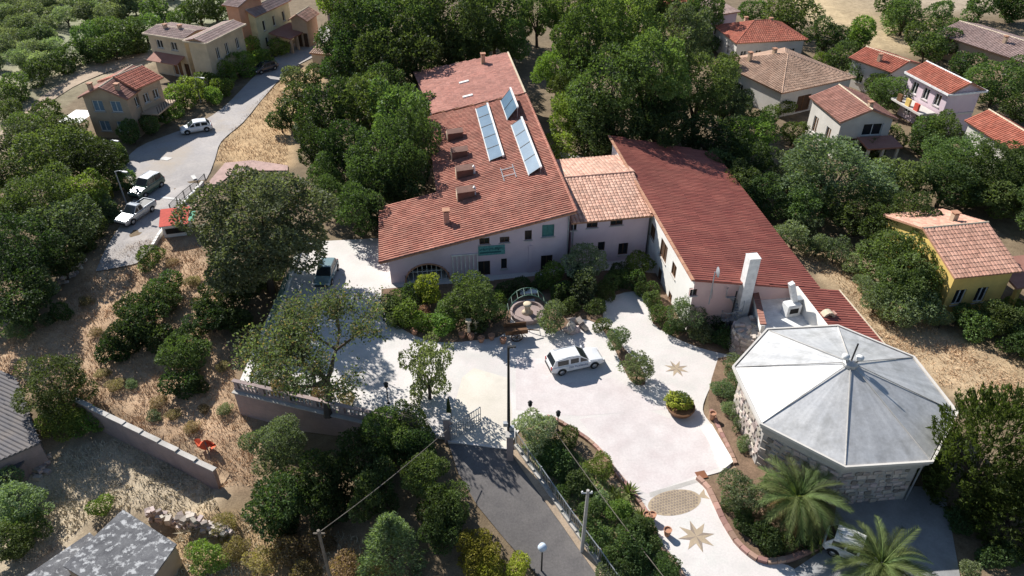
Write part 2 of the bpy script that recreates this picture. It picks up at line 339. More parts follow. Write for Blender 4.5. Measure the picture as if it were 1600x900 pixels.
# ================================================================== SETTING: ground, roads, paving
def world_poly(px, dz=0.0): return [gt(u, v) for u, v in px]
def build_ground():
    xs = np.concatenate([np.arange(-330, -66, 12.0), np.arange(-66, 66, 0.8), np.arange(66, 330, 12.0)])
    ys = np.concatenate([np.arange(-60, 16, 6.0), np.arange(16, 96, 0.8), np.arange(96, 180, 2.5), np.arange(180, 620, 20.0)])
    X, Y = np.meshgrid(xs, ys); Z = terrain(X, Y) + RNG.normal(0, 0.02, X.shape)
    nx, ny = len(xs), len(ys)
    V = np.stack([X.ravel(), Y.ravel(), Z.ravel()], 1)
    i = np.arange(nx * ny).reshape(ny, nx)
    F = np.stack([i[:-1, :-1].ravel(), i[:-1, 1:].ravel(), i[1:, 1:].ravel(), i[1:, :-1].ravel()], 1)
    me = np_mesh('ground', V, F)
    me.shade_smooth()
    # what grows or lies where: colour of the soil itself
    jx = X + RNG.normal(0, 0.5, X.shape); jy = Y + RNG.normal(0, 0.5, X.shape)
    C = np.zeros(X.shape + (4,), np.float32); C[:] = (0.20, 0.150, 0.095, 1)
    zones = [
     ((0.27, 0.275, 0.175), [(-50,-60),(420,-60),(360,60),(230,95),(120,130),(0,215),(-400,300)]),
     ((0.50, 0.345, 0.22), [(-60,560),(0,535),(60,500),(130,430),(165,390),(250,370),(310,380),(345,420),(350,520),(372,600),(395,665),(420,700),(400,770),(345,770),(315,725),(200,660),(100,620),(0,600)]),
     ((0.52, 0.36, 0.20), [(332,255),(345,215),(370,195),(415,140),(455,110),(520,110),(470,190),(455,265),(400,262)]),
     ((0.50, 0.37, 0.23), [(1240,398),(1290,385),(1330,420),(1400,480),(1490,530),(1600,560),(1620,650),(1470,610),(1370,530),(1310,450)]),
     ((0.55, 0.42, 0.25), [(1215,-20),(1330,0),(1400,35),(1410,75),(1370,90),(1330,40),(1270,40)]),
     ((0.62, 0.52, 0.40), [(1430,-40),(1700,-40),(1530,5),(1480,28)]),
     ((0.46, 0.36, 0.25), [(-20,212),(70,140),(150,98),(225,83),(240,100),(120,142),(40,190),(-20,245)]),
     ((0.51, 0.42, 0.30), [(80,712),(190,680),(320,740),(350,790),(335,830),(235,800),(160,800),(100,880),(0,900),(-80,960),(-60,700)]),
     ((0.40, 0.28, 0.16), [(280,820),(420,795),(560,840),(590,960),(230,960)]),
     ((0.38, 0.26, 0.18), [(800,700),(880,690),(930,730),(1000,800),(1060,900),(1080,960),(980,960),(900,840)]),
     ((0.42, 0.29, 0.20), [(1100,650),(1125,640),(1180,740),(1210,760),(1140,745)]),
    ]
    for c, P in zones:
        W = [gt(u, v) for u, v in P]
        k = np_inpoly(jx, jy, W); C[k, :3] = c
    # soften borders
    for _ in range(2):
        C[1:-1, 1:-1] = (C[1:-1, 1:-1] * 2 + C[:-2, 1:-1] + C[2:, 1:-1] + C[1:-1, :-2] + C[1:-1, 2:]) / 6
    att = me.color_attributes.new('soil_colour', 'FLOAT_COLOR', 'POINT'); att.data.foreach_set('color', C.reshape(-1))
    m = mat('ground', (1, 1, 1), 1.0, 0.2, 1.1, col2=(0.72, 0.70, 0.68), fine=0.3, bump=0.9, bscale=5)
    nt = m.node_tree; b = nt.nodes['Principled BSDF']; src = b.inputs['Base Color'].links[0].from_socket
    a = nt.nodes.new('ShaderNodeAttribute'); a.attribute_name = 'soil_colour'
    x = nt.nodes.new('ShaderNodeMix'); x.data_type = 'RGBA'; x.blend_type = 'MULTIPLY'; x.inputs[0].default_value = 1
    nt.links.new(src, x.inputs[6]); nt.links.new(a.outputs['Color'], x.inputs[7]); nt.links.new(x.outputs[2], b.inputs['Base Color'])
    me.materials.append(m)
    link('ground', me, None, 'structure')
build_ground()

def densify(P, step=1.5):
    out = []
    for i in range(len(P)):
        a, b = Vector(P[i]), Vector(P[(i + 1) % len(P)]); n = max(1, int((b - a).length / step))
        out += [a.lerp(b, k / n) for k in range(n)]
    return out
def sheet(name, P, m, z=None, dz=0.06, kind='structure', skirt=0.0, grid=2.0):
    """a draped sheet over polygon P (world points): fan of small cells, follows the terrain when z is None"""
    import bmesh
    bm = bmesh.new(); D = densify(P, grid)
    f = bm.faces.new([bm.verts.new((p[0], p[1], 0)) for p in D])
    if z is None:
        xs = [p[0] for p in D]; ys = [p[1] for p in D]
        for ax, lo, hi in ((0, min(xs), max(xs)), (1, min(ys), max(ys))):
            t = lo + grid
            while t < hi:
                no = (1, 0, 0) if ax == 0 else (0, 1, 0)
                bmesh.ops.bisect_plane(bm, geom=bm.verts[:] + bm.edges[:] + bm.faces[:], plane_co=tuple(t * n for n in no), plane_no=no)
                t += grid
    for v in bm.verts: v.co.z = (z if z is not None else th(v.co.x, v.co.y) + dz)
    bmesh.ops.recalc_face_normals(bm, faces=bm.faces[:])
    bm.normal_update()
    if sum(fc.normal.z * fc.calc_area() for fc in bm.faces) < 0: bmesh.ops.reverse_faces(bm, faces=bm.faces[:])
    if skirt:
        e = [x for x in bm.edges if x.is_boundary]
        r = bmesh.ops.extrude_edge_only(bm, edges=e)
        for v in [g for g in r['geom'] if isinstance(g, bmesh.types.BMVert)]: v.co.z -= skirt
    me = bpy.data.meshes.new(name); bm.to_mesh(me); bm.free(); me.materials.append(m)
    return link(name, me, None, kind)

def smooth_px(P, n=5):      # Catmull-Rom through photo points
    out = []
    for i in range(len(P) - 1):
        p0, p1, p2, p3 = P[max(i-1, 0)], P[i], P[i+1], P[min(i+2, len(P)-1)]
        for k in range(n):
            t = k / n
            out.append(tuple(0.5 * ((2*p1[j]) + (-p0[j]+p2[j])*t + (2*p0[j]-5*p1[j]+4*p2[j]-p3[j])*t*t + (-p0[j]+3*p1[j]-3*p2[j]+p3[j])*t**3) for j in (0, 1)))
    return out + [P[-1]]
# white courtyard: one solid sheet on the level z = 0
DRIVE_L = smooth_px([(797, 702), (812, 672), (850, 652), (895, 672), (932, 700), (962, 738), (990, 772), (1012, 806), (1030, 850), (1062, 892), (1085, 940)])
DRIVE_R = smooth_px([(1275, 940), (1240, 888), (1195, 876), (1160, 856), (1132, 818), (1106, 762), (1092, 748), (1128, 736), (1142, 722), (1118, 672), (1098, 640), (1112, 600)])
court_px = [(372, 600), (698, 684), (700, 690)] + DRIVE_L + DRIVE_R + [(1145, 560), (1180, 520), (1180, 300), (840, 230), (640, 330), (592, 372), (478, 378), (452, 420)]
COURT = [gp(u, v) for u, v in court_px]
sheet('courtyard_paving', COURT, M['paving'], z=0.0, skirt=0.35)
# tinted bays of the paving
def bay(px, m, z=0.004, name='paving_bay'): return sheet(name, [gp(u, v) for u, v in px], M[m], z=z)
bay([(702, 688), (800, 700), (800, 640), (792, 590), (740, 575), (722, 590), (708, 640)], 'paving_cream')
bay([(905, 655), (1010, 640), (1095, 672), (1135, 726), (1090, 742), (1012, 772), (985, 760), (940, 700)], 'paving_rose')
bay([(806, 560), (850, 560), (870, 600), (960, 590), (1040, 640), (905, 650), (806, 640)], 'paving_rose', 0.006)
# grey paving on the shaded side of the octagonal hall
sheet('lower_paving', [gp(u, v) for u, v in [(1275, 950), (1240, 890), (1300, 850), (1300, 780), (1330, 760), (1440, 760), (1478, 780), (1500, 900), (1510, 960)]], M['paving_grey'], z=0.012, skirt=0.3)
# asphalt lane that climbs to the gate
LANE_L = [(700, 692), (716, 740), (745, 790), (790, 845), (840, 900), (880, 950)]
lane = [gt(u, v) for u, v in LANE_L] + [gt(u, v) for u, v in ROAD_R[::-1]]
sheet('asphalt_lane', lane, M['asphalt'], dz=0.09, grid=1.2)
verge = [gt(u, v) for u, v in ROAD_R] + [gt(u + 26 + i * 4, v) for i, (u, v) in list(enumerate(ROAD_R))[::-1]]
sheet('lane_verge', verge, M['dirt'], dz=0.13, grid=1.2)
# village street at the left
street = [gt(u, v) for u, v in smooth_px([(150, 425), (168, 385), (205, 325), (205, 290), (192, 262), (215, 232), (262, 212), (305, 196), (345, 172), (380, 138), (410, 108), (455, 72), (500, 45), (530, 38)], 3)] + \
         [gt(u, v) for u, v in smooth_px([(545, 55), (505, 82), (470, 100), (440, 122), (408, 158), (380, 192), (346, 222), (336, 250), (322, 282), (286, 326), (250, 376), (215, 412)], 3)]
sheet('village_street', street, M['street'], dz=0.10, grid=2.5)
sheet('street_sidewalk', [gt(u, v) for u, v in [(318, 298), (352, 256), (395, 252), (450, 260), (450, 268), (395, 268), (360, 275), (330, 300), (300, 330), (285, 345), (282, 330)]], M['sidewalk'], dz=0.16, skirt=0.12)
for q in ([(246, 250), (262, 252), (270, 248), (258, 246)], [(252, 308), (284, 312), (284, 315), (252, 311)], [(298, 276), (304, 274), (308, 280), (302, 282)]):
    sheet('road_marking', [gt(u, v) for u, v in q], M['line_white'], dz=0.125)
sheet('earth_track', [gt(u, v) for u, v in smooth_px([(0, 208), (70, 148), (150, 102), (222, 84), (236, 92), (160, 116), (90, 152), (0, 228)], 3)], M['dirt'], dz=0.08, grid=3)
# planted beds of the courtyard
def bed(px, z=0.05): sheet('planting_bed', [gp(u, v) for u, v in px], M['soil'], z=z, skirt=0.1)
bed(smooth_px([(596, 452), (600, 488), (632, 516), (680, 534), (740, 532), (790, 520), (800, 470), (800, 440), (700, 444), (596, 452)], 3))
bed(smooth_px([(830, 440), (838, 478), (862, 520), (905, 498), (940, 505), (945, 470), (990, 455), (1015, 470), (1020, 505), (1060, 530), (1110, 548), (1160, 552), (1160, 500), (1100, 450), (1000, 425), (830, 440)], 3))
bed(smooth_px([(940, 512), (960, 545), (985, 595), (1008, 600), (1000, 570), (975, 545), (955, 515), (940, 512)], 3))
bed(smooth_px([(1122, 560), (1108, 610), (1112, 655), (1140, 700), (1160, 745), (1215, 760), (1190, 690), (1150, 600), (1150, 560), (1122, 560)], 3))

bed([(772, 438), (880, 427), (1000, 420), (1012, 442), (880, 456), (838, 466), (800, 472)], .042)  # dark soil strip between the beds, its colour also standing in for the facade's shade
# eight-pointed stars and the fish of inlaid stone, laid flush in the paving
def star(u, v, r_out, r_in, rot):
    c = gp(u, v)
    t = thing('star_inlay', 'tan eight-pointed stone star laid in the white paving ' + ('beside the fish mosaic' if v > 700 else 'beside the long red-roofed wing'), 'star inlay', c)
    for k in range(8):
        a = rot + k * math.pi / 4; h = math.pi / 8
        L_ = [(0, 0), (r_in * math.cos(a - h), r_in * math.sin(a - h)), (r_out * math.cos(a), r_out * math.sin(a)), (r_in * math.cos(a + h), r_in * math.sin(a + h))]
        MB().prism(L_[:3], 0.0, 0.010).obj('ray', M['inlay'], t); MB().prism([L_[0], L_[2], L_[3]], 0.0, 0.011).obj('ray', M['inlay' if k % 2 else 'inlay_dark'], t)
star(1057, 576, 1.05, 0.42, 0.35); star(1088, 838, 1.25, 0.55, 0.15)
fc = gp(1054, 785); fa = math.atan2((gp(1100, 770) - gp(1016, 790)).y, (gp(1100, 770) - gp(1016, 790)).x)
fish = thing('fish_mosaic', 'fish shaped mosaic of small brown stones set in the white driveway', 'mosaic', fc, fa)
MB().prism([(1.95 * math.cos(t), 1.02 * math.sin(t)) for t in np.linspace(0, 2 * math.pi, 28, endpoint=False)], 0, 0.008).obj('fish_body', M['inlay'], fish)
MB().prism([(1.75, 0), (2.5, 0.5), (2.35, 0.05), (2.5, -0.4)], 0, 0.007).obj('tail', M['inlay'], fish)
sm = MB()
for r_ in range(-4, 5):
    for k in range(-9, 10):
        x, y = k * 0.21 + (r_ % 2) * 0.1, r_ * 0.215
        if (x / 1.8) ** 2 + (y / 0.93) ** 2 < 1: sm.box((x, y, 0.012), (0.15, 0.15, 0.012), random.uniform(-.2, .2))
o = sm.obj('scales', M['inlay_dark'], fish, kind='stuff')
sheet('stone_strip', [gp(u, v) for u, v in [(1014, 770), (1088, 748), (1092, 753), (1016, 777)]], M['concrete'], z=0.007)
MB().box((0, 0, 0), (0.8, 0.6, 0.04), 0.2)
g = MB().box((0, 0, 0.012), (0.75, 0.65, 0.024)).obj('drain_cover', M['metal_rust']); g.location = gp(1096, 742); g.rotation_euler.z = 0.25
tag(g, 'dark square drain cover in the white paving near the fish mosaic', 'drain cover')
# little sunken spotlights along the white ramp
ramp = [gp(u, v) for u, v in [(1098, 668), (1112, 664), (1146, 722), (1128, 736)]]
tag(MB().prism([(p.x, p.y) for p in ramp], 0.0, 0.10).obj('ramp', M['wall_white']), 'low white ramp with a row of small ground lights beside it', 'ramp')
for u, v in ((1103, 673), (1109, 684), (1114, 696), (1118, 705), (1124, 718)):
    p = gp(u - 1, v); l_ = MB().lathe([(0.09, 0), (0.09, 0.03), (0.06, 0.04)], 8).obj('ground_light', M['metal_dark']); l_.location = p
    tag(l_, 'small dark round ground light in the row along the white ramp', 'ground light', 'ground lights along the ramp')

# ================================================================== building helpers
def wall_side(mb, p0, p1, z0, ztop, holes, extra=(), depth=0.2):
    """vertical wall from p0 to p1 (outside on the right hand when walking p0->p1), with real openings"""
    p0 = Vector((p0[0], p0[1])); p1 = Vector((p1[0], p1[1])); L_ = (p1 - p0).length; d = (p1 - p0) / L_; n = Vector((d.y, -d.x))
    zt = ztop if callable(ztop) else (lambda s: ztop)
    br = {0.0, L_}
    for h in holes: br.add(max(0, h[0])); br.add(min(L_, h[0] + h[2]))
    for e in extra: br.add(e)
    br = sorted(br)
    P = lambda s, z, i=0.0: (p0.x + d.x * s - n.x * i, p0.y + d.y * s - n.y * i, z)
    for a, b in zip(br[:-1], br[1:]):
        if b - a < 1e-5: continue
        hs = sorted([h for h in holes if h[0] <= a + 1e-4 and h[0] + h[2] >= b - 1e-4], key=lambda h: h[1])
        z = z0
        for h in hs:
            if h[1] > z + 1e-4: mb.quad(P(a, z), P(b, z), P(b, h[1]), P(a, h[1]))
            z = h[1] + h[3]
        mb.quad(P(a, z), P(b, z), P(b, zt(b)), P(a, zt(a)))
    for h in holes:
        if len(h) > 4 and h[4] == 'raw': continue
        a, b, lo, hi = h[0], h[0] + h[2], h[1], h[1] + h[3]
        mb.quad(P(a, lo), P(a, lo, depth), P(b, lo, depth), P(b, lo)); mb.quad(P(a, hi), P(b, hi), P(b, hi, depth), P(a, hi, depth))
        mb.quad(P(a, lo), P(a, hi), P(a, hi, depth), P(a, lo, depth)); mb.quad(P(b, lo), P(b, lo, depth), P(b, hi, depth), P(b, hi))
def obox(mb, p0, d, n, s0, s1, z0, z1, o0, o1):
    """box in wall coordinates: along d from s0..s1, height z0..z1, outwards n from o0..o1"""
    c = [(s, z, o) for s in (s0, s1) for z in (z0, z1) for o in (o0, o1)]
    vs_ = [(p0[0] + d[0]*s + n[0]*o, p0[1] + d[1]*s + n[1]*o, z) for s, z, o in c]
    return mb.add(vs_, [(0,1,3,2),(4,6,7,5),(0,4,5,1),(2,3,7,6),(0,2,6,4),(1,5,7,3)])
def window(parent, p0, p1, h, fm='frame_white', pm='glass', shutter=None, name='window', sill=True, depth=0.2):
    p0 = Vector((p0[0], p0[1])); p1 = Vector((p1[0], p1[1])); d = (p1 - p0).normalized(); n = Vector((d.y, -d.x))
    s, z, w, hh = h[:4]; t = min(0.09, w * 0.1)
    wo = obox(MB(), p0, d, n, s, s + w, z, z + hh, -depth - 0.02, -depth + 0.02).obj(name, M[pm], parent)
    fb = MB()
    obox(fb, p0, d, n, s, s + t, z, z + hh, -depth + 0.02, -depth + 0.09); obox(fb, p0, d, n, s + w - t, s + w, z, z + hh, -depth + 0.02, -depth + 0.09)
    obox(fb, p0, d, n, s + t, s + w - t, z, z + t, -depth + 0.02, -depth + 0.085); obox(fb, p0, d, n, s + t, s + w - t, z + hh - t, z + hh, -depth + 0.02, -depth + 0.085)
    if w > 0.8: obox(fb, p0, d, n, s + w/2 - t/2, s + w/2 + t/2, z + t, z + hh - t, -depth + 0.02, -depth + 0.08)
    fb.obj('frame', M[fm], wo)
    if sill and name == 'window': obox(MB(), p0, d, n, s - 0.1, s + w + 0.1, z - 0.09, z - 0.003, -0.1, 0.1).obj('sill', M['concrete'], wo)
    if shutter:
        for a, b in ((s - w * 0.5, s - 0.02), (s + w + 0.02, s + w * 1.5)):
            obox(MB(), p0, d, n, a, b, z, z + hh, 0.012, 0.06).obj('shutter', M[shutter], wo)
    return wo
def tile_field(mb, O, e, s, poly, pitch=0.33, row=0.45, r=0.075, seg=3, lift=0.035):
    """half-round tiles in columns up the slope; poly in (e, s) metres from O"""
    O, e, s = Vector(O), Vector(e).normalized(), Vector(s).normalized(); n = e.cross(s).normalized()
    if n.z < 0: n = -n
    amin = min(p[0] for p in poly); amax = max(p[0] for p in poly)
    k = max(1, int(round((amax - amin) / pitch))); pw = (amax - amin) / k
    prof = [(pw * 0.5 * -math.cos(math.pi * i / seg) * 0.94, r * math.sin(math.pi * i / seg)) for i in range(seg + 1)]
    for c in range(k):
        a = amin + (c + 0.5) * pw; ys = []
        for i in range(len(poly)):
            p, q = poly[i], poly[(i + 1) % len(poly)]
            if (p[0] > a) != (q[0] > a): ys.append(p[1] + (q[1] - p[1]) * (a - p[0]) / (q[0] - p[0]))
        if len(ys) < 2: continue
        b0, b1 = min(ys), max(ys)
        m = max(1, int(round((b1 - b0) / row))); rl = (b1 - b0) / m
        for j in range(m):
            y0 = b0 + j * rl - 0.03; y1 = b0 + (j + 1) * rl; jit = random.uniform(-0.012, 0.012)
            vs_ = []
            for yy, up in ((y0, lift), (y1, 0.0)):
                for x, h in prof: vs_.append(O + e * (a + x + jit) + s * yy + n * (h + up + 0.012))
            w = seg + 1
            fs = [(i, i + 1, i + 1 + w, i + w) for i in range(seg)] + [tuple(range(w))[::-1]]
            mb.add(vs_, fs)
def slope_roof(parent, corners, m, thick=0.16, pitch=0.33, row=0.45, r=0.075, deck='terracotta', name='roof', seg=3):
    """one roof plane from 3D corners: first two are the eave (low side)"""
    C = [Vector(c) for c in corners]
    e = (C[1] - C[0]).normalized(); n = (C[1] - C[0]).cross(C[-1] - C[0]).normalized()
    if n.z < 0: n = -n
    s = n.cross(e)
    if s.z < 0: s = -s
    mb = MB(); k = len(C)
    mb.add([c for c in C] + [c - n * thick for c in C], [tuple(range(k)), tuple(range(k, 2*k))[::-1]] + [(i, i + k, (i+1) % k + k, (i+1) % k) for i in range(k)])
    ro = mb.obj(name, M[deck], parent)
    tb = MB(); tile_field(tb, C[0], e, s, [((c - C[0]).dot(e), (c - C[0]).dot(s)) for c in C], pitch, row, r, seg)
    tb.obj('roof_tiles', M[m], ro, kind='stuff')
    return ro
def ridge(parent, a, b, m, r=0.13):
    a, b = Vector(a), Vector(b); mb = MB(); L_ = (b - a).length; k = max(1, int(L_ / 0.5)); d = (b - a) / L_; x = d.cross(Vector((0, 0, 1))).normalized()
    for j in range(k):
        vs_ = []
        for t, rr in ((j / k, r), ((j + 1.06) / k, r * 0.85)):
            p = a + d * (L_ * t)
            for q in range(6):
                th_ = math.pi * q / 5; vs_.append(p + x * (math.cos(th_) * rr) + Vector((0, 0, math.sin(th_) * rr)))
        mb.add(vs_, [(i, i + 1, i + 7, i + 6) for i in range(5)])
    return mb.obj('ridge_tiles', M[m], parent, kind='stuff')
def chimney(parent, x, y, z0, z1, w=0.5, m='wall_cream', cap='terracotta', d=None):
    c = MB().box((x, y, (z0 + z1) / 2), (w, d or w, z1 - z0)).obj('chimney', M[m], parent)
    k = MB().box((x, y, z1 + 0.20), (w * 1.35, (d or w) * 1.35, 0.08))
    for sx in (-1, 1):
        for sy in (-1, 1): k.box((x + sx * w * 0.4, y + sy * (d or w) * 0.4, z1 + 0.08), (0.09, 0.09, 0.165))
    k.obj('chimney_cap', M[cap], c); return c
class Frame:
    """local coordinates of a building: origin, rotation about z"""
    def __init__(s, o, rz): s.o = Vector(o); s.rz = rz; s.c, s.s = math.cos(rz), math.sin(rz)
    def to(s, p): x, y = p[0] - s.o.x, p[1] - s.o.y; return Vector((x * s.c + y * s.s, -x * s.s + y * s.c, (p[2] if len(p) > 2 else 0) - s.o.z))
    def fro(s, p): return Vector((s.o.x + p[0] * s.c - p[1] * s.s, s.o.y + p[0] * s.s + p[1] * s.c, s.o.z + p[2]))
    def px_wall(s, u, v, q0, q1):
        """photo point on the local wall q0->q1: (distance along, height)"""
        a, b = s.fro((*q0, 0)), s.fro((*q1, 0)); d = (b - a); L_ = d.length; d /= L_; n = Vector((d.y, -d.x, 0))
        p = on_plane(u, v, a, n); return (p - a).dot(d), p.z - s.o.z
    def holes(s, rects, q0, q1):
        out = []
        for u0, v0, u1, v1 in rects:
            a = s.px_wall(u0, (v0 + v1) / 2, q0, q1)[0]; b = s.px_wall(u1, (v0 + v1) / 2, q0, q1)[0]; um = (u0 + u1) / 2
            lo = s.px_wall(um, v1, q0, q1)[1]; hi = s.px_wall(um, v0, q0, q1)[1]
            out.append((min(a, b), max(0.05, lo), abs(b - a), hi - max(0.05, lo)))
        return out
# ================================================================== MAIN COMPLEX
# ---- long lilac house with the big tiled roof
FM = Frame((5.65, 61.6, 0), R(8.3))
SL = 0.21
def zm(x): return 6.7 + SL * x
house = thing('long_tiled_house', 'long lilac house with a wide red-brown tiled single-slope roof carrying solar panels', 'house', FM.o, FM.rz)
F0, F1 = (-17.7, -0.5), (-0.2, -0.5)
rects = [(749, 372, 765, 382), (781, 370, 796, 379), (820, 360, 831, 375), (847, 351, 866, 370), (747, 408, 766, 433), (783, 404, 792, 420), (845, 399, 863, 424)]
fh = FM.holes(rects, F0, F1)
arch = []
a0 = FM.px_wall(633, 430, F0, F1)[0]; a1 = FM.px_wall(702, 425, F0, F1)[0]; az = FM.px_wall(668, 412, F0, F1)[1]
NA = 14
for k in range(NA):
    t = (k + 0.5) / NA * 2 - 1; arch.append((a0 + (a1 - a0) * k / NA, 0.02, (a1 - a0) / NA, az * math.sqrt(max(0.02, 1 - t * t * 0.985)), 'raw'))
wb = MB()
outline = [F0, F1, (-0.2, 44.9), (-13.0, 46.6), (-11.2, 30.2), (-12.0, 9.4), (-18.1, 9.4)]
for i, p in enumerate(outline):
    q = outline[(i + 1) % len(outline)]; L_ = math.dist(p, q)
    wall_side(wb, p, q, -0.3, lambda s, p=p, q=q, L_=L_: zm(p[0] + (q[0] - p[0]) * s / L_) - 0.2, fh + arch if i == 0 else [])
wb.obj('wall', M['wall_lilac'], house)
for i, h in enumerate(fh):
    if i in (4, 6): window(house, F0, F1, h, 'wood_dark', 'dark_inside', name='door', sill=False)
    elif i == 3: window(house, F0, F1, h, 'shutter_teal', 'shutter_teal')
    else: window(house, F0, F1, h, 'wood_dark', 'glass')
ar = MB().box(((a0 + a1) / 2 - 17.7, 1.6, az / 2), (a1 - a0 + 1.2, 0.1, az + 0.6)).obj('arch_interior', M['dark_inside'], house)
ab = MB(); rim = []
for k in range(17):
    t = math.pi * k / 16; rim.append((-17.7 + (a0 + a1) / 2 - math.cos(t) * (a1 - a0) / 2, -0.56, az * math.sin(t)))
ab.tube(rim, 0.09, 5); ab.obj('arch_trim', M['terracotta'], house)
gl = MB()
for k in range(9):
    x = -17.7 + a0 + (a1 - a0) * (k + 0.7) / 9.4; gl.box((x, -0.3, az * 0.42), (0.06, 0.06, az * 0.84))
gl.box((-17.7 + (a0 + a1) / 2, -0.3, az * 0.5), (a1 - a0, 0.05, 0.06)); gl.obj('arch_grille', M['frame_white'], house)
# glazed porch bars right of the arch
b0 = FM.px_wall(708, 420, F0, F1); b1 = FM.px_wall(746, 410, F0, F1)
for k in range(7):
    x = -17.7 + b0[0] + (b1[0] - b0[0]) * k / 6; MB().box((x, -0.62, 1.35), (0.09, 0.09, 2.7)).obj('porch_bar', M['frame_white'], house)
MB().box((-17.7 + (b0[0] + b1[0]) / 2, -0.62, 2.74), (b1[0] - b0[0] + 0.2, 0.12, 0.1)).obj('porch_beam', M['frame_white'], house)
# roof planes
def rp(x, y, dz=0.0): return (x, y, zm(x) + dz)
slope_roof(house, [rp(-18.6, 9.75), rp(-18.6, -0.95), rp(0.35, -0.95), rp(0.35, 9.75)], 'tile_main', pitch=0.38, row=0.5, r=0.105)
slope_roof(house, [rp(-12.4, 30.0), rp(-12.4, 9.76), rp(0.35, 9.76), rp(0.35, 29.3)], 'tile_main', pitch=0.38, row=0.5, r=0.105)
slope_roof(house, [rp(-13.5, 47.0, 0.22), rp(-11.7, 30.2, 0.22), rp(0.2, 29.2, 0.22), rp(0.2, 45.0, 0.22)], 'tile_far', pitch=0.36, row=0.5, r=0.06, thick=0.3)
ridge(house, rp(0.35, -0.95, 0.05), rp(0.35, 29.2, 0.05), 'tile_main', 0.17)
MB().box((0.24, 37.1, zm(0.2) + 0.27), (0.22, 15.8, 0.18)).obj('verge_cap', M['wall_cream'], house)
# gutter pipe at the corner
MB().tube([(-0.3, -0.62, zm(0) - 0.5), (-0.3, -0.62, 0.0)], 0.06, 6).obj('downpipe', M['metal_grey'], house)
x = FM.px_wall(828, 410, F0, F1)[0] - 17.7
MB().box((x, -0.56, 1.6), (0.35, 0.1, 3.2)).obj('service_duct', M['wall_lilac'], house)
MB().box((-7.6, -0.515, 0.45), (17, 0.04, 0.5)).obj('plinth', M['concrete'], house) if False else None
# chimneys
def on_roof(u, v):
    n = Vector((-SL, 0, 1)).normalized(); nw = Vector((n.x * FM.c, n.x * FM.s, n.z)); return FM.to(on_plane(u, v, FM.fro((0, 0, 6.7)), nw))
p = on_roof(698, 349); chimney(house, p.x, p.y, p.z - 0.2, p.z + 1.35, 0.55, 'brick')
p = on_roof(755, 102); chimney(house, p.x, p.y, p.z - 0.2, p.z + 1.5, 0.55, 'wall_tan')
# boxed roof lights along the slope
for u, v in ((711, 216), (718, 245), (726, 274), (728, 308)):
    p = on_roof(u, v)
    b = MB().box((p.x, p.y, p.z + 0.40), (1.75, 1.25, 0.95), 0, 0, -math.atan(SL) * 0.4).obj('roof_light_box', M['box_brown'], house)
    MB().box((p.x - 0.92, p.y, p.z + 0.34), (0.10, 1.3, 0.85)).obj('sunlit_side', M['wall_cream'], b)  # pale panel paints the sunlit left side onto the brown box
    MB().box((p.x + 0.02, p.y, p.z + 0.92), (1.95, 1.42, 0.09), 0, 0, -math.atan(SL) * 0.4).obj('lid', M['box_brown'], b)
for u, v in ((741, 272), (742, 305)):
    p = on_roof(u, v); MB().tube([(p.x, p.y, p.z - 0.1), (p.x, p.y, p.z + 0.9), (p.x - 0.1, p.y, p.z + 1.0)], 0.14, 8).obj('vent_pipe', M['white_paint'], house)
for u, v in ((725, 132), (731, 154)):
    p = on_roof(u, v); MB().box((p.x, p.y, p.z + 0.36), (1.35, 0.5, 0.14), 0, 0, -math.atan(SL)).obj('skylight', M['frame_white'], house)
# teal banner on the facade (its print cannot be read in the photograph: only its lighter and darker bands)
s0, zt_ = FM.px_wall(747, 385, F0, F1); s1, zb_ = FM.px_wall(789, 396, F0, F1)
bn = thing('facade_banner', 'faded teal banner hung on the lilac facade below two small windows', 'banner', FM.fro((-17.7 + s0, -0.55, zb_)), FM.rz)
W_, H_ = s1 - s0, zt_ - zb_
MB().box((W_ / 2, 0, H_ / 2), (W_, 0.04, H_)).obj('cloth', M['banner_teal'], bn)
bl = MB()
for k in range(16): bl.box((0.2 + k * (W_ - 0.4) / 15, -0.024, H_ * (0.68 if k % 3 else 0.62)), (random.uniform(.06, .13), 0.006, H_ * random.uniform(0.12, 0.3)))
bl.box((W_ * 0.45, -0.024, H_ * 0.3), (W_ * 0.8, 0.006, H_ * 0.16)); bl.obj('print', M['banner_dark'], bn)

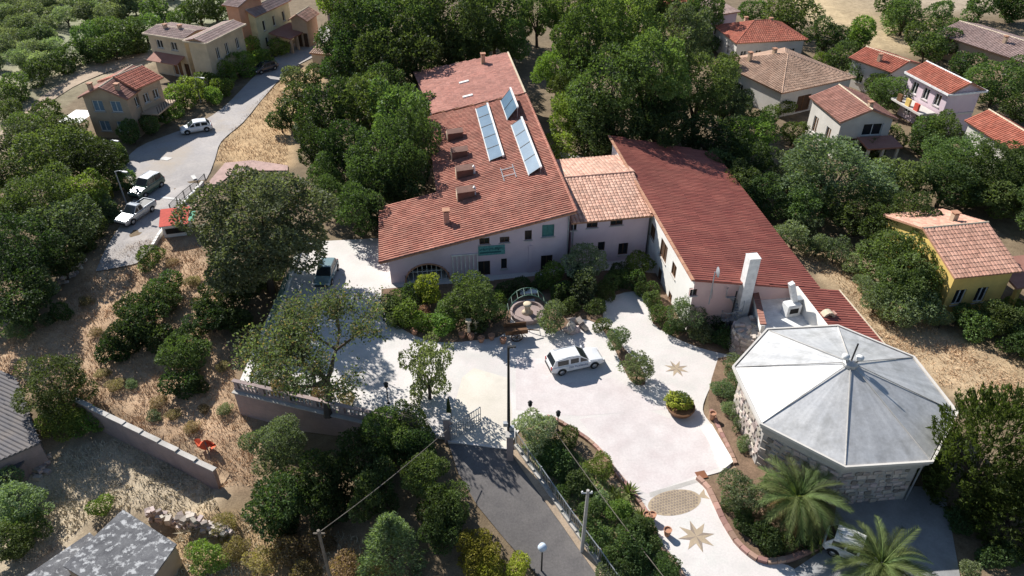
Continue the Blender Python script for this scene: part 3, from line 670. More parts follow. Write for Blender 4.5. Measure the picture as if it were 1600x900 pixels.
# ---- solar collectors on racks
def solar(hi0, hi1, lo0, lo1, n, where):
    """photo points: raised edge far->near, low edge far->near"""
    l0, l1 = on_roof(*lo0), on_roof(*lo1)
    y0, y1 = l0.y, l1.y; xl = (l0.x + l1.x) / 2
    best = None
    for w in np.arange(1.2, 3.2, 0.05):      # width over the roof that makes the raised edge land right
        for hgt in np.arange(0.5, 2.4, 0.1):
            q0 = pj(*FM.fro((xl + w, y0, zm(xl) + 0.15 + hgt))); q1 = pj(*FM.fro((xl + w, y1, zm(xl) + 0.15 + hgt)))
            e = math.dist(q0, hi0) + math.dist(q1, hi1)
            if best is None or e < best[0]: best = (e, w, hgt)
    _, w, hgt = best
    base = FM.fro((xl, y1, zm(xl)))
    t = thing('solar_array', 'blue solar collector panels ' + where, 'solar panels', base, FM.rz)
    Ly = y0 - y1; ang = math.atan2(hgt, w); Ls = math.hypot(w, hgt)
    for k in range(n):
        pl = MB().box((w / 2, (k + 0.5) * Ly / n, 0.17 + hgt / 2), (Ls, Ly / n - 0.06, 0.07), 0, 0, -ang).obj('panel', M['panel_blue'], t)
        for sy in (-1, 1): MB().box((w / 2, (k + 0.5) * Ly / n + sy * (Ly / n / 2 - 0.04), 0.19 + hgt / 2), (Ls, 0.05, 0.1), 0, 0, -ang).obj('frame_bar', M['metal_dark'], pl)
    MB().box((w + 0.02, Ly / 2, 0.26 + hgt), (0.20, Ly + 0.3, 0.2)).obj('header_pipe', M['white_paint'], t)
    MB().box((-0.04, Ly / 2, 0.16), (0.1, Ly + 0.1, 0.12)).obj('lower_rail', M['frame_white'], t)
    for k in range(n + 1):
        yy = min(max(k * Ly / n, 0.05), Ly - 0.05); z_ = SL * w
        MB().box((w, yy, (z_ + 0.16 + hgt) / 2), (0.07, 0.07, max(0.1, hgt + 0.16 - z_ + 0.1))).obj('strut', M['metal_grey'], t)
solar((752, 151), (787, 246), (741, 173), (769, 253), 5, 'in one long row beside the box rooflights')
solar((794, 142), (808, 167), (781, 160), (795, 189), 2, 'in a short row of two behind the row of four')
solar((813, 186), (843, 262), (799, 198), (827, 276), 4, 'in a row of four along the roof edge')
# bare rack and pipes left on the roof
p = on_roof(785, 275); rk = thing('bare_roof_rack', 'bare metal mounting rack lying on the tiled roof below the solar panels', 'rack', FM.fro(p), FM.rz)
MB().box((0, 0, 0.16), (0.08, 3.0, 0.08)).obj('rail', M['metal_grey'], rk); MB().box((1.3, 0.2, 0.44), (0.08, 3.0, 0.08)).obj('rail', M['metal_grey'], rk)
MB().box((0.65, 0.9, 0.36), (1.5, 0.07, 0.07), 0, 0, -math.atan(SL)).obj('crossbar', M['metal_grey'], rk); MB().box((0.65, -0.6, 0.36), (1.5, 0.07, 0.07), 0, 0, -math.atan(SL)).obj('crossbar', M['metal_grey'], rk)

# ---- connecting wing with the peach roof
FC = Frame((5.9, 61.3, 0), R(10.0))
conn = thing('connecting_wing', 'low lilac wing with a peach tiled roof joining the two big houses', 'house wing', FC.o, FC.rz)
G0, G1 = (0.0, 0.4), (7.9, 0.4)
ch = FC.holes([(892, 347, 901, 360), (917, 344, 934, 356), (954, 341, 973, 352), (966, 380, 981, 398), (934, 378, 945, 392)], G0, G1)
wb = MB(); wall_side(wb, G0, G1, -0.3, 5.2, ch); wall_side(wb, G1, (7.9, 13), -0.3, 5.2, []); wall_side(wb, (7.9, 13), (0, 13), -0.3, 5.2, []); wall_side(wb, (0, 13), G0, -0.3, 5.2, [])
wb.obj('wall', M['wall_lilac'], conn)
for h in ch: window(conn, G0, G1, h, 'wood_dark', 'glass')
slope_roof(conn, [(-0.15, 0.0, 5.2), (8.1, 0.0, 5.2), (8.3, 7.2, 6.3), (-0.4, 7.2, 6.3)], 'tile_peach', pitch=0.38, row=0.46, r=0.08)
slope_roof(conn, [(8.5, 13.4, 5.3), (-0.7, 13.4, 5.3), (-0.6, 7.25, 6.3), (8.4, 7.25, 6.3)], 'tile_peach', pitch=0.38, row=0.46, r=0.05)
ridge(conn, (-0.4, 7.22, 6.33), (8.3, 7.22, 6.33), 'tile_rose', 0.15)
MB().tube([(0.15, 0.32, 5.1), (0.15, 0.32, 0.0)], 0.06, 6).obj('downpipe', M['metal_grey'], conn)

# ---- long red-roofed wing
FW = Frame((15.31, 50.75, 0), math.atan2(0.1365, 0.9907))
SW = 0.18
def zw(x): return 6.0 - SW * x
wing = thing('red_roofed_wing', 'long two-storey wing with a dark red ribbed roof and a sunlit white side wall', 'house wing', FW.o, FW.rz)
A0, A1, A2, A3 = (0.35, 0.35), (11.3, 0.35), (11.9, 27.4), (0.35, 28.8)
side = FW.holes([(1016, 350, 1024, 374), (1031, 376, 1043, 408), (1049, 410, 1057, 434), (1028, 418, 1034, 440), (1044, 456, 1050, 472)], A3, A0)
front = FW.holes([(1078, 452, 1089, 462)], A0, A1)
wb = MB(); zt_ = lambda a, b: (lambda s: zw(a[0] + (b[0] - a[0]) * s / math.dist(a, b)) - 0.15)
wall_side(wb, A0, A1, -0.3, zt_(A0, A1), front); wall_side(wb, A1, A2, -0.3, zt_(A1, A2), []); wall_side(wb, A2, A3, -0.3, zt_(A2, A3), [])
wb.obj('wall', M['wall_pink'], wing)
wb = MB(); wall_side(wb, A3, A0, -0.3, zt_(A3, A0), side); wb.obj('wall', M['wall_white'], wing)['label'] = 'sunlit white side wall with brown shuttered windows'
for h in side: window(wing, A3, A0, h, 'wood', 'wood_dark', depth=0.12)
for h in front: window(wing, A0, A1, h, 'wood_dark', 'glass')
def wp(x, y, dz=0.0): return (x, y, zw(x) + dz)
slope_roof(wing, [wp(11.9, -0.05), wp(12.55, 27.8), wp(-0.1, 29.2), wp(-0.1, -0.05)], 'tile_wing', pitch=0.34, row=1.6, r=0.065, deck='tile_wing', seg=4)
slope_roof(wing, [wp(13.65, -11.5), wp(13.75, -0.06), wp(9.6, -0.06), wp(9.6, -11.5)], 'tile_wing', pitch=0.34, row=1.6, r=0.065, deck='tile_wing', seg=4)
cp = MB()
for k in range(24):
    y = 29.0 - k * 1.22; cp.box((-0.10, y - 0.6, zw(0) + 0.12), (0.26, 1.17, 0.10))
cp.obj('verge_cap', M['terracotta'], wing)
MB().box((9.55, -5.8, zw(9.6) - 0.75), (0.22, 11.3, 1.9)).obj('parapet', M['wall_white'], wing)
ex = MB(); wall_side(ex, (13.4, -11.3), (13.4, -0.3), -0.3, zw(13.4) - 0.15, []); wall_side(ex, (13.4, -0.3), (11.5, -0.3), -0.3, zw(12) - 0.25, [])
ex.obj('wall', M['wall_cream'], wing)
MB().box((13.72, -5.8, zw(13.7) + 0.06), (0.12, 11.4, 0.14)).obj('gutter', M['wall_cream'], wing)
# terrace in the elbow of the wing
TZ = 2.9
tp = [gp(u, v, TZ) for u, v in [(1176, 459), (1226, 455), (1286, 520), (1200, 530), (1190, 520)]]
ter = thing('roof_terrace', 'white roof terrace with tiled parapet between the red roof and the octagonal hall', 'terrace', (tp[0].x, tp[0].y, 0))
rel = [(p.x - tp[0].x, p.y - tp[0].y) for p in tp]
MB().prism(rel, -0.2, TZ).obj('terrace_floor', M['white_paint'], ter)
def parapet(a, b, h, th_, m, z=TZ):
    d = Vector((b[0] - a[0], b[1] - a[1])); L_ = d.length
    return MB().box(((a[0] + b[0]) / 2, (a[1] + b[1]) / 2, z + h / 2), (L_, th_, h), math.atan2(d.y, d.x)).obj('parapet_wall', M[m], ter)
pw_ = parapet(rel[0], rel[4], 0.75, 0.3, 'wall_white'); d = Vector((rel[4][0] - rel[0][0], rel[4][1] - rel[0][1])); an = math.atan2(d.y, d.x)
for k in range(int(d.length / 0.36)):
    q = Vector(rel[0]) + d.normalized() * (0.2 + k * 0.36); MB().box((q.x, q.y, TZ + 0.80), (0.31, 0.5, 0.09), an, 0.12).obj('coping_tile', M['tile_brown'], pw_)
parapet(rel[0], rel[1], 0.35, 0.2, 'wall_white')
rs = MB(); zz = TZ + 0.9
q0, q1 = Vector(rel[0]), Vector(rel[1]); rs.tube([(q0.x, q0.y, zz), (q1.x, q1.y, zz)], 0.04, 6)
for k in range(6): q = q0.lerp(q1, k / 5); rs.tube([(q.x, q.y, TZ + .3), (q.x, q.y, zz)], 0.03, 5)
rs.obj('railing', M['metal_grey'], ter)
# rounded rough stone bastion below the terrace
bc = gp(1176, 522, 1.6); bst = thing('stone_bastion', 'rounded pale rough stone wall below the terrace parapet', 'stone wall', (bc.x, bc.y, 0))
MB().lathe([(1.75, -0.2), (1.7, 1.2), (1.6, 2.3), (1.2, 2.4)], 20).obj('core', M['mortar'], bst)
sv = [MB().box((0, 0, 0), (random.uniform(.34, .5), 0.16, random.uniform(.24, .34)), 0, random.uniform(-.1, .1), random.uniform(-.12, .12)).mesh('stone') for _ in range(5)]
for me in sv: me.materials.append(M['stone'])
for r_ in range(7):
    for k in range(20):
        t = math.pi * (0.85 + 1.3 * (k + 0.5 * (r_ % 2)) / 20); rr = 1.74 - r_ * 0.02
        s_ = link('stone', random.choice(sv), bst); s_.location = (rr * math.cos(t), rr * math.sin(t), 0.15 + r_ * 0.32); s_.rotation_euler = (random.uniform(-.12, .12), random.uniform(-.1, .1), t + math.pi / 2); q_ = random.uniform(.95, 1.35); s_.scale = (q_, random.uniform(1, 2.2), q_)
for k in range(26):
    t = random.uniform(0, 6.28); rr = math.sqrt(random.random()) * 1.5
    s_ = link('stone', random.choice(sv), bst); s_.location = (rr * math.cos(t), rr * math.sin(t), 2.38 + random.uniform(-.05, .16)); s_.rotation_euler = (math.pi / 2 + random.uniform(-.3, .3), random.uniform(-.3, .3), t)
# outdoor oven with its raked flue on the terrace
ov = gp(1234, 490, TZ); oven = thing('outdoor_oven', 'white outdoor oven with a slanted white flue pipe on the roof terrace', 'oven', (ov.x, ov.y, TZ), 0.25)
MB().box((0, 0, 0.55), (1.3, 0.9, 1.1)).obj('oven_body', M['white_paint'], oven)
MB().box((0, -0.46, 0.6), (0.8, 0.03, 0.5)).obj('oven_mouth', M['dark_inside'], oven)
MB().prism([(-.6, -.4), (.6, -.4), (.6, .4), (-.6, .4)], 1.1, 1.18).obj('hood', M['white_paint'], oven)
MB().box((-0.15, 0.15, 2.2), (0.45, 0.4, 2.2), 0, 0, -0.38).obj('flue', M['white_paint'], oven)
MB().box((0.75, 0.25, 0.7), (0.5, 0.6, 1.4)).obj('cabinet', M['metal_grey'], oven)
# brick arch chimney beside the octagon
ac = gp(1288, 507, 3.2); arcch = thing('arched_chimney', 'cream arched chimney with a brick edge beside the octagonal hall', 'chimney', (ac.x, ac.y, 2.4), 0.2)
for sx in (-1, 1): MB().box((sx * 0.42, 0, 0.85), (0.22, 0.6, 1.7)).obj('pier', M['wall_cream'], arcch)
tb = MB()
for k in range(7):
    t = math.pi * (k + 0.5) / 7; tb.box((math.cos(t) * 0.42, 0, 1.7 + math.sin(t) * 0.42), (0.22, 0.6, 0.24), 0, 0, math.pi / 2 - t + math.pi / 2)
tb.obj('arch', M['wall_cream'], arcch); MB().box((0.62, 0, 1.5), (0.16, 0.5, 1.0)).obj('brick_edge', M['brick'], arcch)
MB().box((0, 0, 0.06), (1.2, 0.7, 0.12)).obj('base', M['terracotta'], arcch)
# tall white chimney and the iron stair beside it
cb = gp(1151, 515); ct = height_at(cb, 401)
tc_ = thing('tall_white_chimney', 'tall plain white square chimney standing in front of the red roof', 'chimney', (cb.x, cb.y, 0), 0.14)
MB().box((0, 0, ct / 2), (0.95, 0.9, ct)).obj('shaft', M['white_paint'], tc_); MB().box((0, 0, ct + 0.03), (1.0, 0.95, 0.05)).obj('top', M['white_paint'], tc_)
sb = gp(1137, 520); st = thing('iron_stair', 'dark spiral iron stair with pale treads beside the tall white chimney', 'stair', (sb.x, sb.y, 0))
MB().tube([(0, 0, 0), (0, 0, 4.6)], 0.07, 8).obj('post', M['metal_dark'], st)
hp = []
for k in range(20):
    t = k * 0.5; z_ = 0.2 + k * 0.2
    MB().box((0.42 * math.cos(t), 0.42 * math.sin(t), z_), (0.8, 0.26, 0.04), t).obj('tread', M['metal_grey'], st)
    hp.append((0.85 * math.cos(t), 0.85 * math.sin(t), z_ + 0.9))
    MB().tube([(0.82 * math.cos(t), 0.82 * math.sin(t), z_), hp[-1]], 0.02, 4).obj('baluster', M['metal_grey'], st)
MB().tube(hp, 0.03, 5).obj('handrail', M['metal_grey'], st)
# satellite dish on a mast at the wing's front
dm = gp(1112, 452, 5.0); dish = thing('satellite_dish', 'grey satellite dish on a thin mast in front of the red roof', 'satellite dish', (dm.x, dm.y, 3.6))
MB().tube([(0, 0, -0.2), (0, 0, 3.2)], 0.05, 6).obj('mast', M['metal_grey'], dish)
MB().tube([(0.25, 0.3, 0.2), (0, 0, 2.2)], 0.03, 5).obj('stay', M['metal_grey'], dish)
dd = MB(); prof = [(0.02, 0), (0.2, 0.02), (0.36, 0.07), (0.48, 0.14)]
for r_, h_ in prof:
    for k in range(14): t = k * math.pi / 7; dd.v.append((0.1 + h_ * 1.0, r_ * math.cos(t) - 0.05, 3.2 + r_ * math.sin(t)))
for i in range(3):
    for k in range(14): a, b = i * 14 + k, i * 14 + (k + 1) % 14; dd.f.append((a, b, b + 14, a + 14))
dd.obj('bowl', M['metal_grey'], dish, smooth=True)

# ---- octagonal hall
OC = Vector((24.0, 39.1, 0)); ORad, OE = 7.75, 4.5
OPH = [117 - 45 * k for k in range(8)]
apex_z = height_at((OC.x, OC.y, 0), 568)
octo = thing('octagonal_hall', 'octagonal stone hall with a pale grey eight-sided metal roof', 'hall', OC)
ov_ = lambda k, r_, z: Vector((r_ * math.cos(R(OPH[k % 8])), r_ * math.sin(R(OPH[k % 8])), z))
core = MB()
for k in range(8):
    a, b = ov_(k, 7.05, 0), ov_(k + 1, 7.05, 0)
    wall_side(core, (b.x, b.y), (a.x, a.y), -0.3, OE - 0.55, [])
core.obj('wall_core', M['mortar'], octo)
for k in range(8):
    a, b = ov_(k, 7.32, 0), ov_(k + 1, 7.32, 0); a2, b2 = ov_(k, 6.8, 0), ov_(k + 1, 6.8, 0)
    MB().prism([(p.x, p.y) for p in (b, a, a2, b2)], OE - 0.95, OE - 0.42).obj('ring_beam', M['concrete'], octo)
    a, b = ov_(k, ORad, 0), ov_(k + 1, ORad, 0); a2, b2 = ov_(k, ORad - 0.16, 0), ov_(k + 1, ORad - 0.16, 0)
    MB().prism([(p.x, p.y) for p in (b, a, a2, b2)], OE - 0.10, OE + 0.10).obj('eave_edge', M['wall_offwhite'], octo)
    a3, b3 = ov_(k, 6.9, 0), ov_(k + 1, 6.9, 0)
    MB().prism([(p.x, p.y) for p in (b2, a2, a3, b3)], OE - 0.42, OE - 0.14).obj('soffit', M['concrete'], octo)
    # roof segment, slightly sagging, in three courses
    pn = MB(); rr = [7.52, 5.2, 2.8, 0.35]; zz = [OE + 0.02] + [OE + 0.02 + (apex_z - OE) * (1 - r_ / 7.5) for r_ in rr[1:]]
    vs_ = []
    for r_, z_ in zip(rr, zz): vs_ += [ov_(k + 1, r_, z_), ov_(k, r_, z_)]
    pn.add(vs_, [(2 * i, 2 * i + 1, 2 * i + 3, 2 * i + 2) for i in range(3)])
    seg = pn.obj('roof_segment', M['zinc'], octo)
    ln = MB()
    for i in range(1, 1):        # lap joints of the sheets
        t = i / 13; r_ = 7.45 * (1 - t) + 0.5 * t; z_ = OE + 0.02 + (apex_z - OE) * (1 - r_ / 7.5)
        a, b = ov_(k, r_, z_ + 0.012), ov_(k + 1, r_, z_ + 0.012); dv = Vector((0, 0, 0.016)); mid = (a + b).normalized() * 0.10; mid.z = -0.10 * (apex_z - OE) / 7.5 * -1
        ln.add([a, b, b + Vector((-mid.x * .5, -mid.y * .5, .028)), a + Vector((-mid.x * .5, -mid.y * .5, .028))], [(0, 1, 2, 3)])
    MB().tube([ov_(k, 7.5, OE + 0.05), ov_(k, 0.4, apex_z + 0.0)], 0.035, 6).obj('seam', M['concrete'], octo)
# stones on the faces that show
stv = []
for _ in range(8):
    w, h, j = random.uniform(.5, .78), random.uniform(.32, .42), 0.05
    mb = MB(); P_ = [(-w/2 + random.uniform(0, j*2), -h/2 + random.uniform(0, j)), (w/2 - random.uniform(0, j*2), -h/2 + random.uniform(0, j)), (w/2 - random.uniform(0, j), random.uniform(-.05, .05)), (w/2 - random.uniform(0, j*2), h/2 - random.uniform(0, j)), (-w/2 + random.uniform(0, j*2), h/2 - random.uniform(0, j)), (-w/2 + random.uniform(0, j), random.uniform(-.05, .05))]
    mb.add([(x, 0.06, y) for x, y in P_] + [(x * 0.9, -0.055 - random.uniform(0, .04), y * 0.88) for x, y in P_], [tuple(range(6, 12))] + [(i, (i+1) % 6, 6 + (i+1) % 6, 6 + i) for i in range(6)])
    me = mb.mesh('stone'); me.materials.append(M['stone']); stv.append(me)
for k in (4, 5, 6, 7):
    a, b = ov_(k + 1, 7.05, 0), ov_(k, 7.05, 0); d = (b - a); L_ = d.length; d.normalize(); an = math.atan2(d.y, d.x)
    if k == 7: pass
    for r_ in range(9):
        s_ = 0.3 + (r_ % 2) * 0.25
        while s_ < L_ - 0.25:
            o = link('stone', random.choice(stv), octo); p = a + d * s_
            q_ = random.uniform(.5, 1.0); o.location = (p.x, p.y, 0.2 + r_ * 0.405 + random.uniform(-.07, .07)); o.rotation_euler = (0, random.uniform(-.22, .22), an); o.scale = (q_, random.uniform(.6, 1.5), random.uniform(.65, 1.05)); s_ += .14 + .56 * q_ * random.uniform(.95, 1.3)
MB().lathe([(0.55, -0.12), (0.5, 0.12), (0.2, 0.3)], 10, (0, 0, apex_z)).obj('cap', M['zinc'], octo)
ant = thing('roof_antenna', 'small mast with two white spotlights at the peak of the octagonal roof', 'antenna', (OC.x, OC.y, apex_z + 0.25))
MB().tube([(0, 0, -0.1), (0.12, 0.1, 1.5)], 0.06, 6).obj('mast', M['metal_dark'], ant)
for dx, dy in ((-0.45, 0.05), (0.5, -0.1)):
    l_ = MB().lathe([(0.05, -0.1), (0.24, 0.05), (0.27, 0.3), (0.1, 0.42)], 10, (dx, dy, 0.15)).obj('spotlight', M['white_paint'], ant, smooth=True)
    MB().tube([(dx, dy, 0.1), (dx * 0.3, dy, -0.15)], 0.05, 5).obj('bracket', M['metal_dark'], l_)
pb = ov_(4, 7.3, 0); MB().tube([ov_(4, 7.4, OE - 0.4), ov_(4, 7.25, OE - 1.0), ov_(4, 7.22, 0.1)], 0.06, 6).obj('downpipe', M['metal_grey'], octo)
# ================================================================== VILLAGE HOUSES
def villa(name, label, FLp, FRp, BLp, ze, kind='gable_y', rise=1.4, tiles='tile_red', wall='wall_white', wins=(), ov=0.45, side='l', chim=(), depth=None, cat='house', border=None, zg=None):
    a, b, c = gp(*FLp, ze), gp(*FRp, ze), gp(*BLp, ze)
    d = (b - a); W = d.length; rz = math.atan2(d.y, d.x)
    yd = Vector((-d.y, d.x, 0)).normalized(); D = depth or (c - a).dot(yd)
    if side == 'r': D = depth or (c - b).dot(yd)
    g = zg if zg is not None else min(th(a.x, a.y), th(b.x, b.y), 0.0)
    t = thing(name, label, cat, (a.x, a.y, g), rz); E_ = ze - g
    x0, x1, y0, y1 = ov, W - ov, ov, D - ov
    C = [(x0, y0), (x1, y0), (x1, y1), (x0, y1)]
    k = rise / ((W if kind == 'gable_y' else D) / 2)
    wb = MB()
    for i in range(4):
        p, q = C[i], C[(i + 1) % 4]; L_ = math.dist(p, q); hs = [w[1:5] for w in wins if w[0] == 'frbl'[i]]
        hs = [(h[0] * L_ - h[2] / 2, h[1], h[2], h[3]) for h in hs]
        if kind == 'gable_y' and i in (0, 2): f = lambda s, L_=L_: E_ - 0.15 + k * (ov + min(s, L_ - s)); ex = (L_ / 2,)
        elif kind == 'gable_x' and i in (1, 3): f = lambda s, L_=L_: E_ - 0.15 + k * (ov + min(s, L_ - s)); ex = (L_ / 2,)
        elif kind == 'hip': f = lambda s: E_ - 0.12; ex = ()
        else: f = lambda s: E_ - 0.15 + k * ov; ex = ()
        wall_side(wb, p, q, -0.6, f, hs, ex)
        for j, w in enumerate([w for w in wins if w[0] == 'frbl'[i]]):
            window(t, p, q, hs[j], 'frame_white' if len(w) < 6 or w[5] != 'door' else 'wood', 'glass' if len(w) < 6 or w[5] not in ('blue', 'door', 'brown') else {'blue': 'shutter_blue', 'door': 'wood_dark', 'brown': 'wood'}[w[5]], name='door' if len(w) > 5 and w[5] == 'door' else 'window')
    wb.obj('wall', M[wall], t)
    kw = dict(pitch=0.36, row=0.5, r=0.07)
    if kind == 'gable_y':
        slope_roof(t, [(0, D, E_), (0, 0, E_), (W/2, 0, E_ + rise), (W/2, D, E_ + rise)], tiles, **kw); slope_roof(t, [(W, 0, E_), (W, D, E_), (W/2, D, E_ + rise), (W/2, 0, E_ + rise)], tiles, **kw)
        ridge(t, (W/2, -0.02, E_ + rise), (W/2, D + .02, E_ + rise), 'wall_cream' if border is None else border)
    elif kind == 'gable_x':
        slope_roof(t, [(0, 0, E_), (W, 0, E_), (W, D/2, E_ + rise), (0, D/2, E_ + rise)], tiles, **kw); slope_roof(t, [(W, D, E_), (0, D, E_), (0, D/2, E_ + rise), (W, D/2, E_ + rise)], tiles, **kw)
        ridge(t, (-.02, D/2, E_ + rise), (W + .02, D/2, E_ + rise), 'wall_cream' if border is None else border)
    else:
        m_ = min(W, D) / 2; r0, r1 = ((m_, D/2), (W - m_, D/2)) if W >= D else ((W/2, m_), (W/2, D - m_))
        r0, r1 = (*r0, E_ + rise), (*r1, E_ + rise); a_, b_, c_, d_ = (0, 0, E_), (W, 0, E_), (W, D, E_), (0, D, E_)
        if W >= D: pl = [[a_, b_, r1, r0], [b_, c_, r1], [c_, d_, r0, r1], [d_, a_, r0]]; hp = [(a_, r0), (b_, r1), (c_, r1), (d_, r0), (r0, r1)]
        else: pl = [[a_, b_, r0], [b_, c_, r1, r0], [c_, d_, r1], [d_, a_, r0, r1]]; hp = [(a_, r0), (b_, r0), (c_, r1), (d_, r1), (r0, r1)]
        for q in pl: slope_roof(t, q, tiles, **kw)
        for p, q in hp:
            if math.dist(p, q) > 0.3: ridge(t, p, q, tiles)
    if border:
        for p, q, an in (((W/2, -0.02), (W + .1, 0.3), 0), ((W/2, D + .02), (W + .1, 0.3), 0), ((-.02, D/2), (D + .1, 0.3), 1), ((W + .02, D/2), (D + .1, 0.3), 1)):
            MB().box((p[0], p[1], E_ - 0.05), (q[0], q[1], 0.24), an * math.pi / 2).obj('fascia', M[border], t)
    for cx, cy, h in chim:
        zr = E_ + rise * (0.7); chimney(t, cx * W, cy * D, zr - 0.8, zr + h, 0.5, 'wall_tan')
    return t, W, D, E_
def two_rows(s, n, z=(0.9, 3.7), w=1.0, h=1.3, kind=None):
    out = []
    for zz in z:
        for k in range(n): out.append((s, (k + 0.7) / (n + 0.4), zz, w, h) + ((kind,) if kind else ()))
    return out
t, W, D, E_ = villa('village_house', 'brown-pink two-storey house with blue shutters and a double red gable roof', (121, 153), (199, 156), (176, 117), 5.6, 'gable_y', 1.5, 'tile_brown', 'wall_tan',
      two_rows('f', 2, w=1.5, h=1.5, kind='blue') + two_rows('r', 2, w=1.1), chim=((.25, .1, .5), (.75, .15, .4)))
cpy = MB().box((-1.6, 1.0, 2.6), (3.0, 4.0, 0.18)).obj('canopy', M['white_paint'], t)
MB().tube([(-2.9, -0.8, 0), (-2.9, -0.8, 2.5)], 0.07).obj('canopy_post', M['frame_white'], t); MB().tube([(-2.9, 2.8, 0), (-2.9, 2.8, 2.5)], 0.07).obj('canopy_post', M['frame_white'], t)
MB().box((W + 1.1, D * 0.55, 2.8), (2.4, 5.0, 0.2)).obj('balcony', M['wall_tan'], t)
for k in range(9): MB().box((W + 2.25, D * 0.55 - 2.4 + k * 0.6, 3.35), (0.07, 0.07, 0.9)).obj('balcony_bar', M['metal_dark'], t)
villa('village_house', 'red-tiled higher section behind the blue-shuttered house', (212, 140), (256, 121), (185, 124), 6.1, 'gable_x', 1.2, 'tile_red', 'wall_tan', two_rows('f', 2) + two_rows('r', 1), depth=7)
t, W, D, E_ = villa('village_house', 'cream flat-gabled house with two square windows above a brown awning', (223, 52), (286, 62), (251, 33), 6.4, 'gable_x', 0.5, 'tile_dusty', 'wall_cream',
      [('f', .28, 4.3, 1.3, 1.3), ('f', .68, 4.3, 1.3, 1.3), ('f', .62, .2, 1.9, 2.4, 'brown'), ('f', .9, .2, 1.0, 2.2, 'door')], border='wall_cream', chim=((.3, .4, .5), (.6, .5, .5)))
MB().box((W * 0.5, -0.6, 3.2), (W * 0.75, 2.2, 0.12), 0, 0.35).obj('awning', M['tile_brown'], t)
villa('village_house', 'cream block with three narrow dark windows along its sunlit flank', (286, 64), (322, 68), (326, 32), 6.8, 'gable_y', 0.5, 'tile_dusty', 'wall_cream',
      [('r', .25, 3.6, .9, 1.8), ('r', .5, 3.6, .9, 1.8), ('r', .8, 3.6, .9, 1.8)], border='wall_cream')
t, W, D, E_ = villa('village_house', 'pale green house with tall dark windows and a dark porch', (371, 24), (399, 27), (452, 0), 6.6, 'gable_y', 1.0, 'tile_dusty', 'wall_green', two_rows('r', 3, w=.8, h=1.7), side='r')
MB().box((W + 2.0, D * 0.55, 2.9), (4.2, D * 0.6, 0.2), 0, 0, 0.15).obj('porch_roof', M['tile_brown'], t)
for k in range(4): MB().box((W + 3.8, D * 0.3 + k * D * 0.17, 1.3), (0.35, 0.35, 2.7)).obj('porch_post', M['wall_tan'], t)
villa('village_house', 'orange gabled annex beside the pale green house', (449, 32), (480, 34), (452, 18), 4.6, 'gable_y', 1.1, 'tile_peach', 'wall_tan', [('f', .55, .1, 2.2, 2.4, 'door')])
villa('village_house', 'tall tan house rising behind the cream blocks', (346, 8), (372, 12), (350, -12), 8.5, 'gable_x', 0.9, 'tile_dusty', 'wall_orange', two_rows('f', 1))
villa('village_house', 'grey-lilac house partly hidden at the far end of the street', (503, 4), (535, 6), (510, -10), 7.0, 'gable_x', 0.9, 'tile_brown', 'wall_pink', two_rows('f', 2))
villa('garden_shed', 'small cream shed with striped tile roof beside the village street', (483, 83), (531, 88), (498, 66), 3.0, 'gable_x', 0.5, 'tile_tan', 'wall_cream', [('f', .4, .9, 1.0, 1.0)], cat='shed', ov=.25)
# right-hand village
villa('village_house', 'white house with a bright orange-red hipped roof', (1150, 68), (1263, 62), (1113, 40), 3.8, 'hip', 2.0, 'tile_red', 'wall_offwhite', [('f', .12, .9, 1.1, 1.5), ('f', .34, .9, 1.1, 1.5), ('f', .6, .2, 1.4, 2.3, 'door'), ('f', .85, .9, 1.1, 1.5), ('l', .3, .9, 1.1, 1.5), ('l', .65, .9, 1.1, 1.5)], chim=((.35, .7, .5), (.65, .55, .6)))
t, W, D, E_ = villa('village_house', 'white house with a wide tan hipped roof and a chimney', (1222, 146), (1338, 121), (1168, 86), 3.8, 'hip', 2.3, 'tile_tan', 'wall_offwhite', [('f', .75, 1.2, .9, .9), ('f', .35, .2, 2.6, 2.4, 'door'), ('l', .4, .9, 1.2, 1.3)], chim=((.45, .62, .9), (.2, .7, .5)))
t, W, D, E_ = villa('village_house', 'white house with brown-red gable roof and a deep dark front porch', (1313, 192), (1404, 187), (1250, 152), 5.0, 'gable_y', 1.5, 'tile_brown', 'wall_offwhite', [('f', .25, .2, 2.2, 2.4, 'door'), ('f', .65, 2.9, 2.6, 1.6), ('l', .25, 1.0, 1.2, 2.2, 'brown'), ('l', .7, 1.0, 1.2, 2.2, 'brown')], chim=((.52, .12, .9),))
MB().box((W * 0.68, -1.3, 2.7), (W * 0.6, 2.8, 0.2), 0, 0.12).obj('porch_roof', M['tile_brown'], t)
for k in range(3): MB().box((W * (.42 + .25 * k), -2.4, 1.25), (0.3, 0.3, 2.6)).obj('porch_post', M['wall_offwhite'], t)
villa('village_house', 'small white house with a vivid red gable roof and pale ridge', (1393, 114), (1443, 101), (1354, 83), 4.2, 'gable_y', 1.1, 'tile_red', 'wall_offwhite', [('f', .5, 1.0, 1.2, 1.3), ('l', .3, 1, 1.2, 1.4), ('l', .7, 1, 1.2, 1.4)], chim=((.2, .45, .6),))
t, W, D, E_ = villa('village_house', 'lilac-walled house with a vivid red gable roof and cluttered balcony', (1483, 148), (1542, 142), (1421, 112), 6.0, 'gable_y', 1.3, 'tile_red', 'wall_lilac', two_rows('l', 3, w=1.2, h=1.6), border='white_paint')
MB().box((-1.0, D * 0.5, 2.9), (2.4, D * 0.7, 0.25)).obj('balcony', M['wall_offwhite'], t)
for k in range(3): MB().box((-1.9, D * (.3 + .2 * k), 3.5), (0.3, 0.8, 1.0)).obj('balcony_clutter', M[('red_cloth', 'wall_yellow', 'wood')[k]], t)
MB().box((W / 2, 0.35, E_ * 0.5), (W - 1.1, 0.12, 0.22)).obj('string_course', M['wall_offwhite'], t)
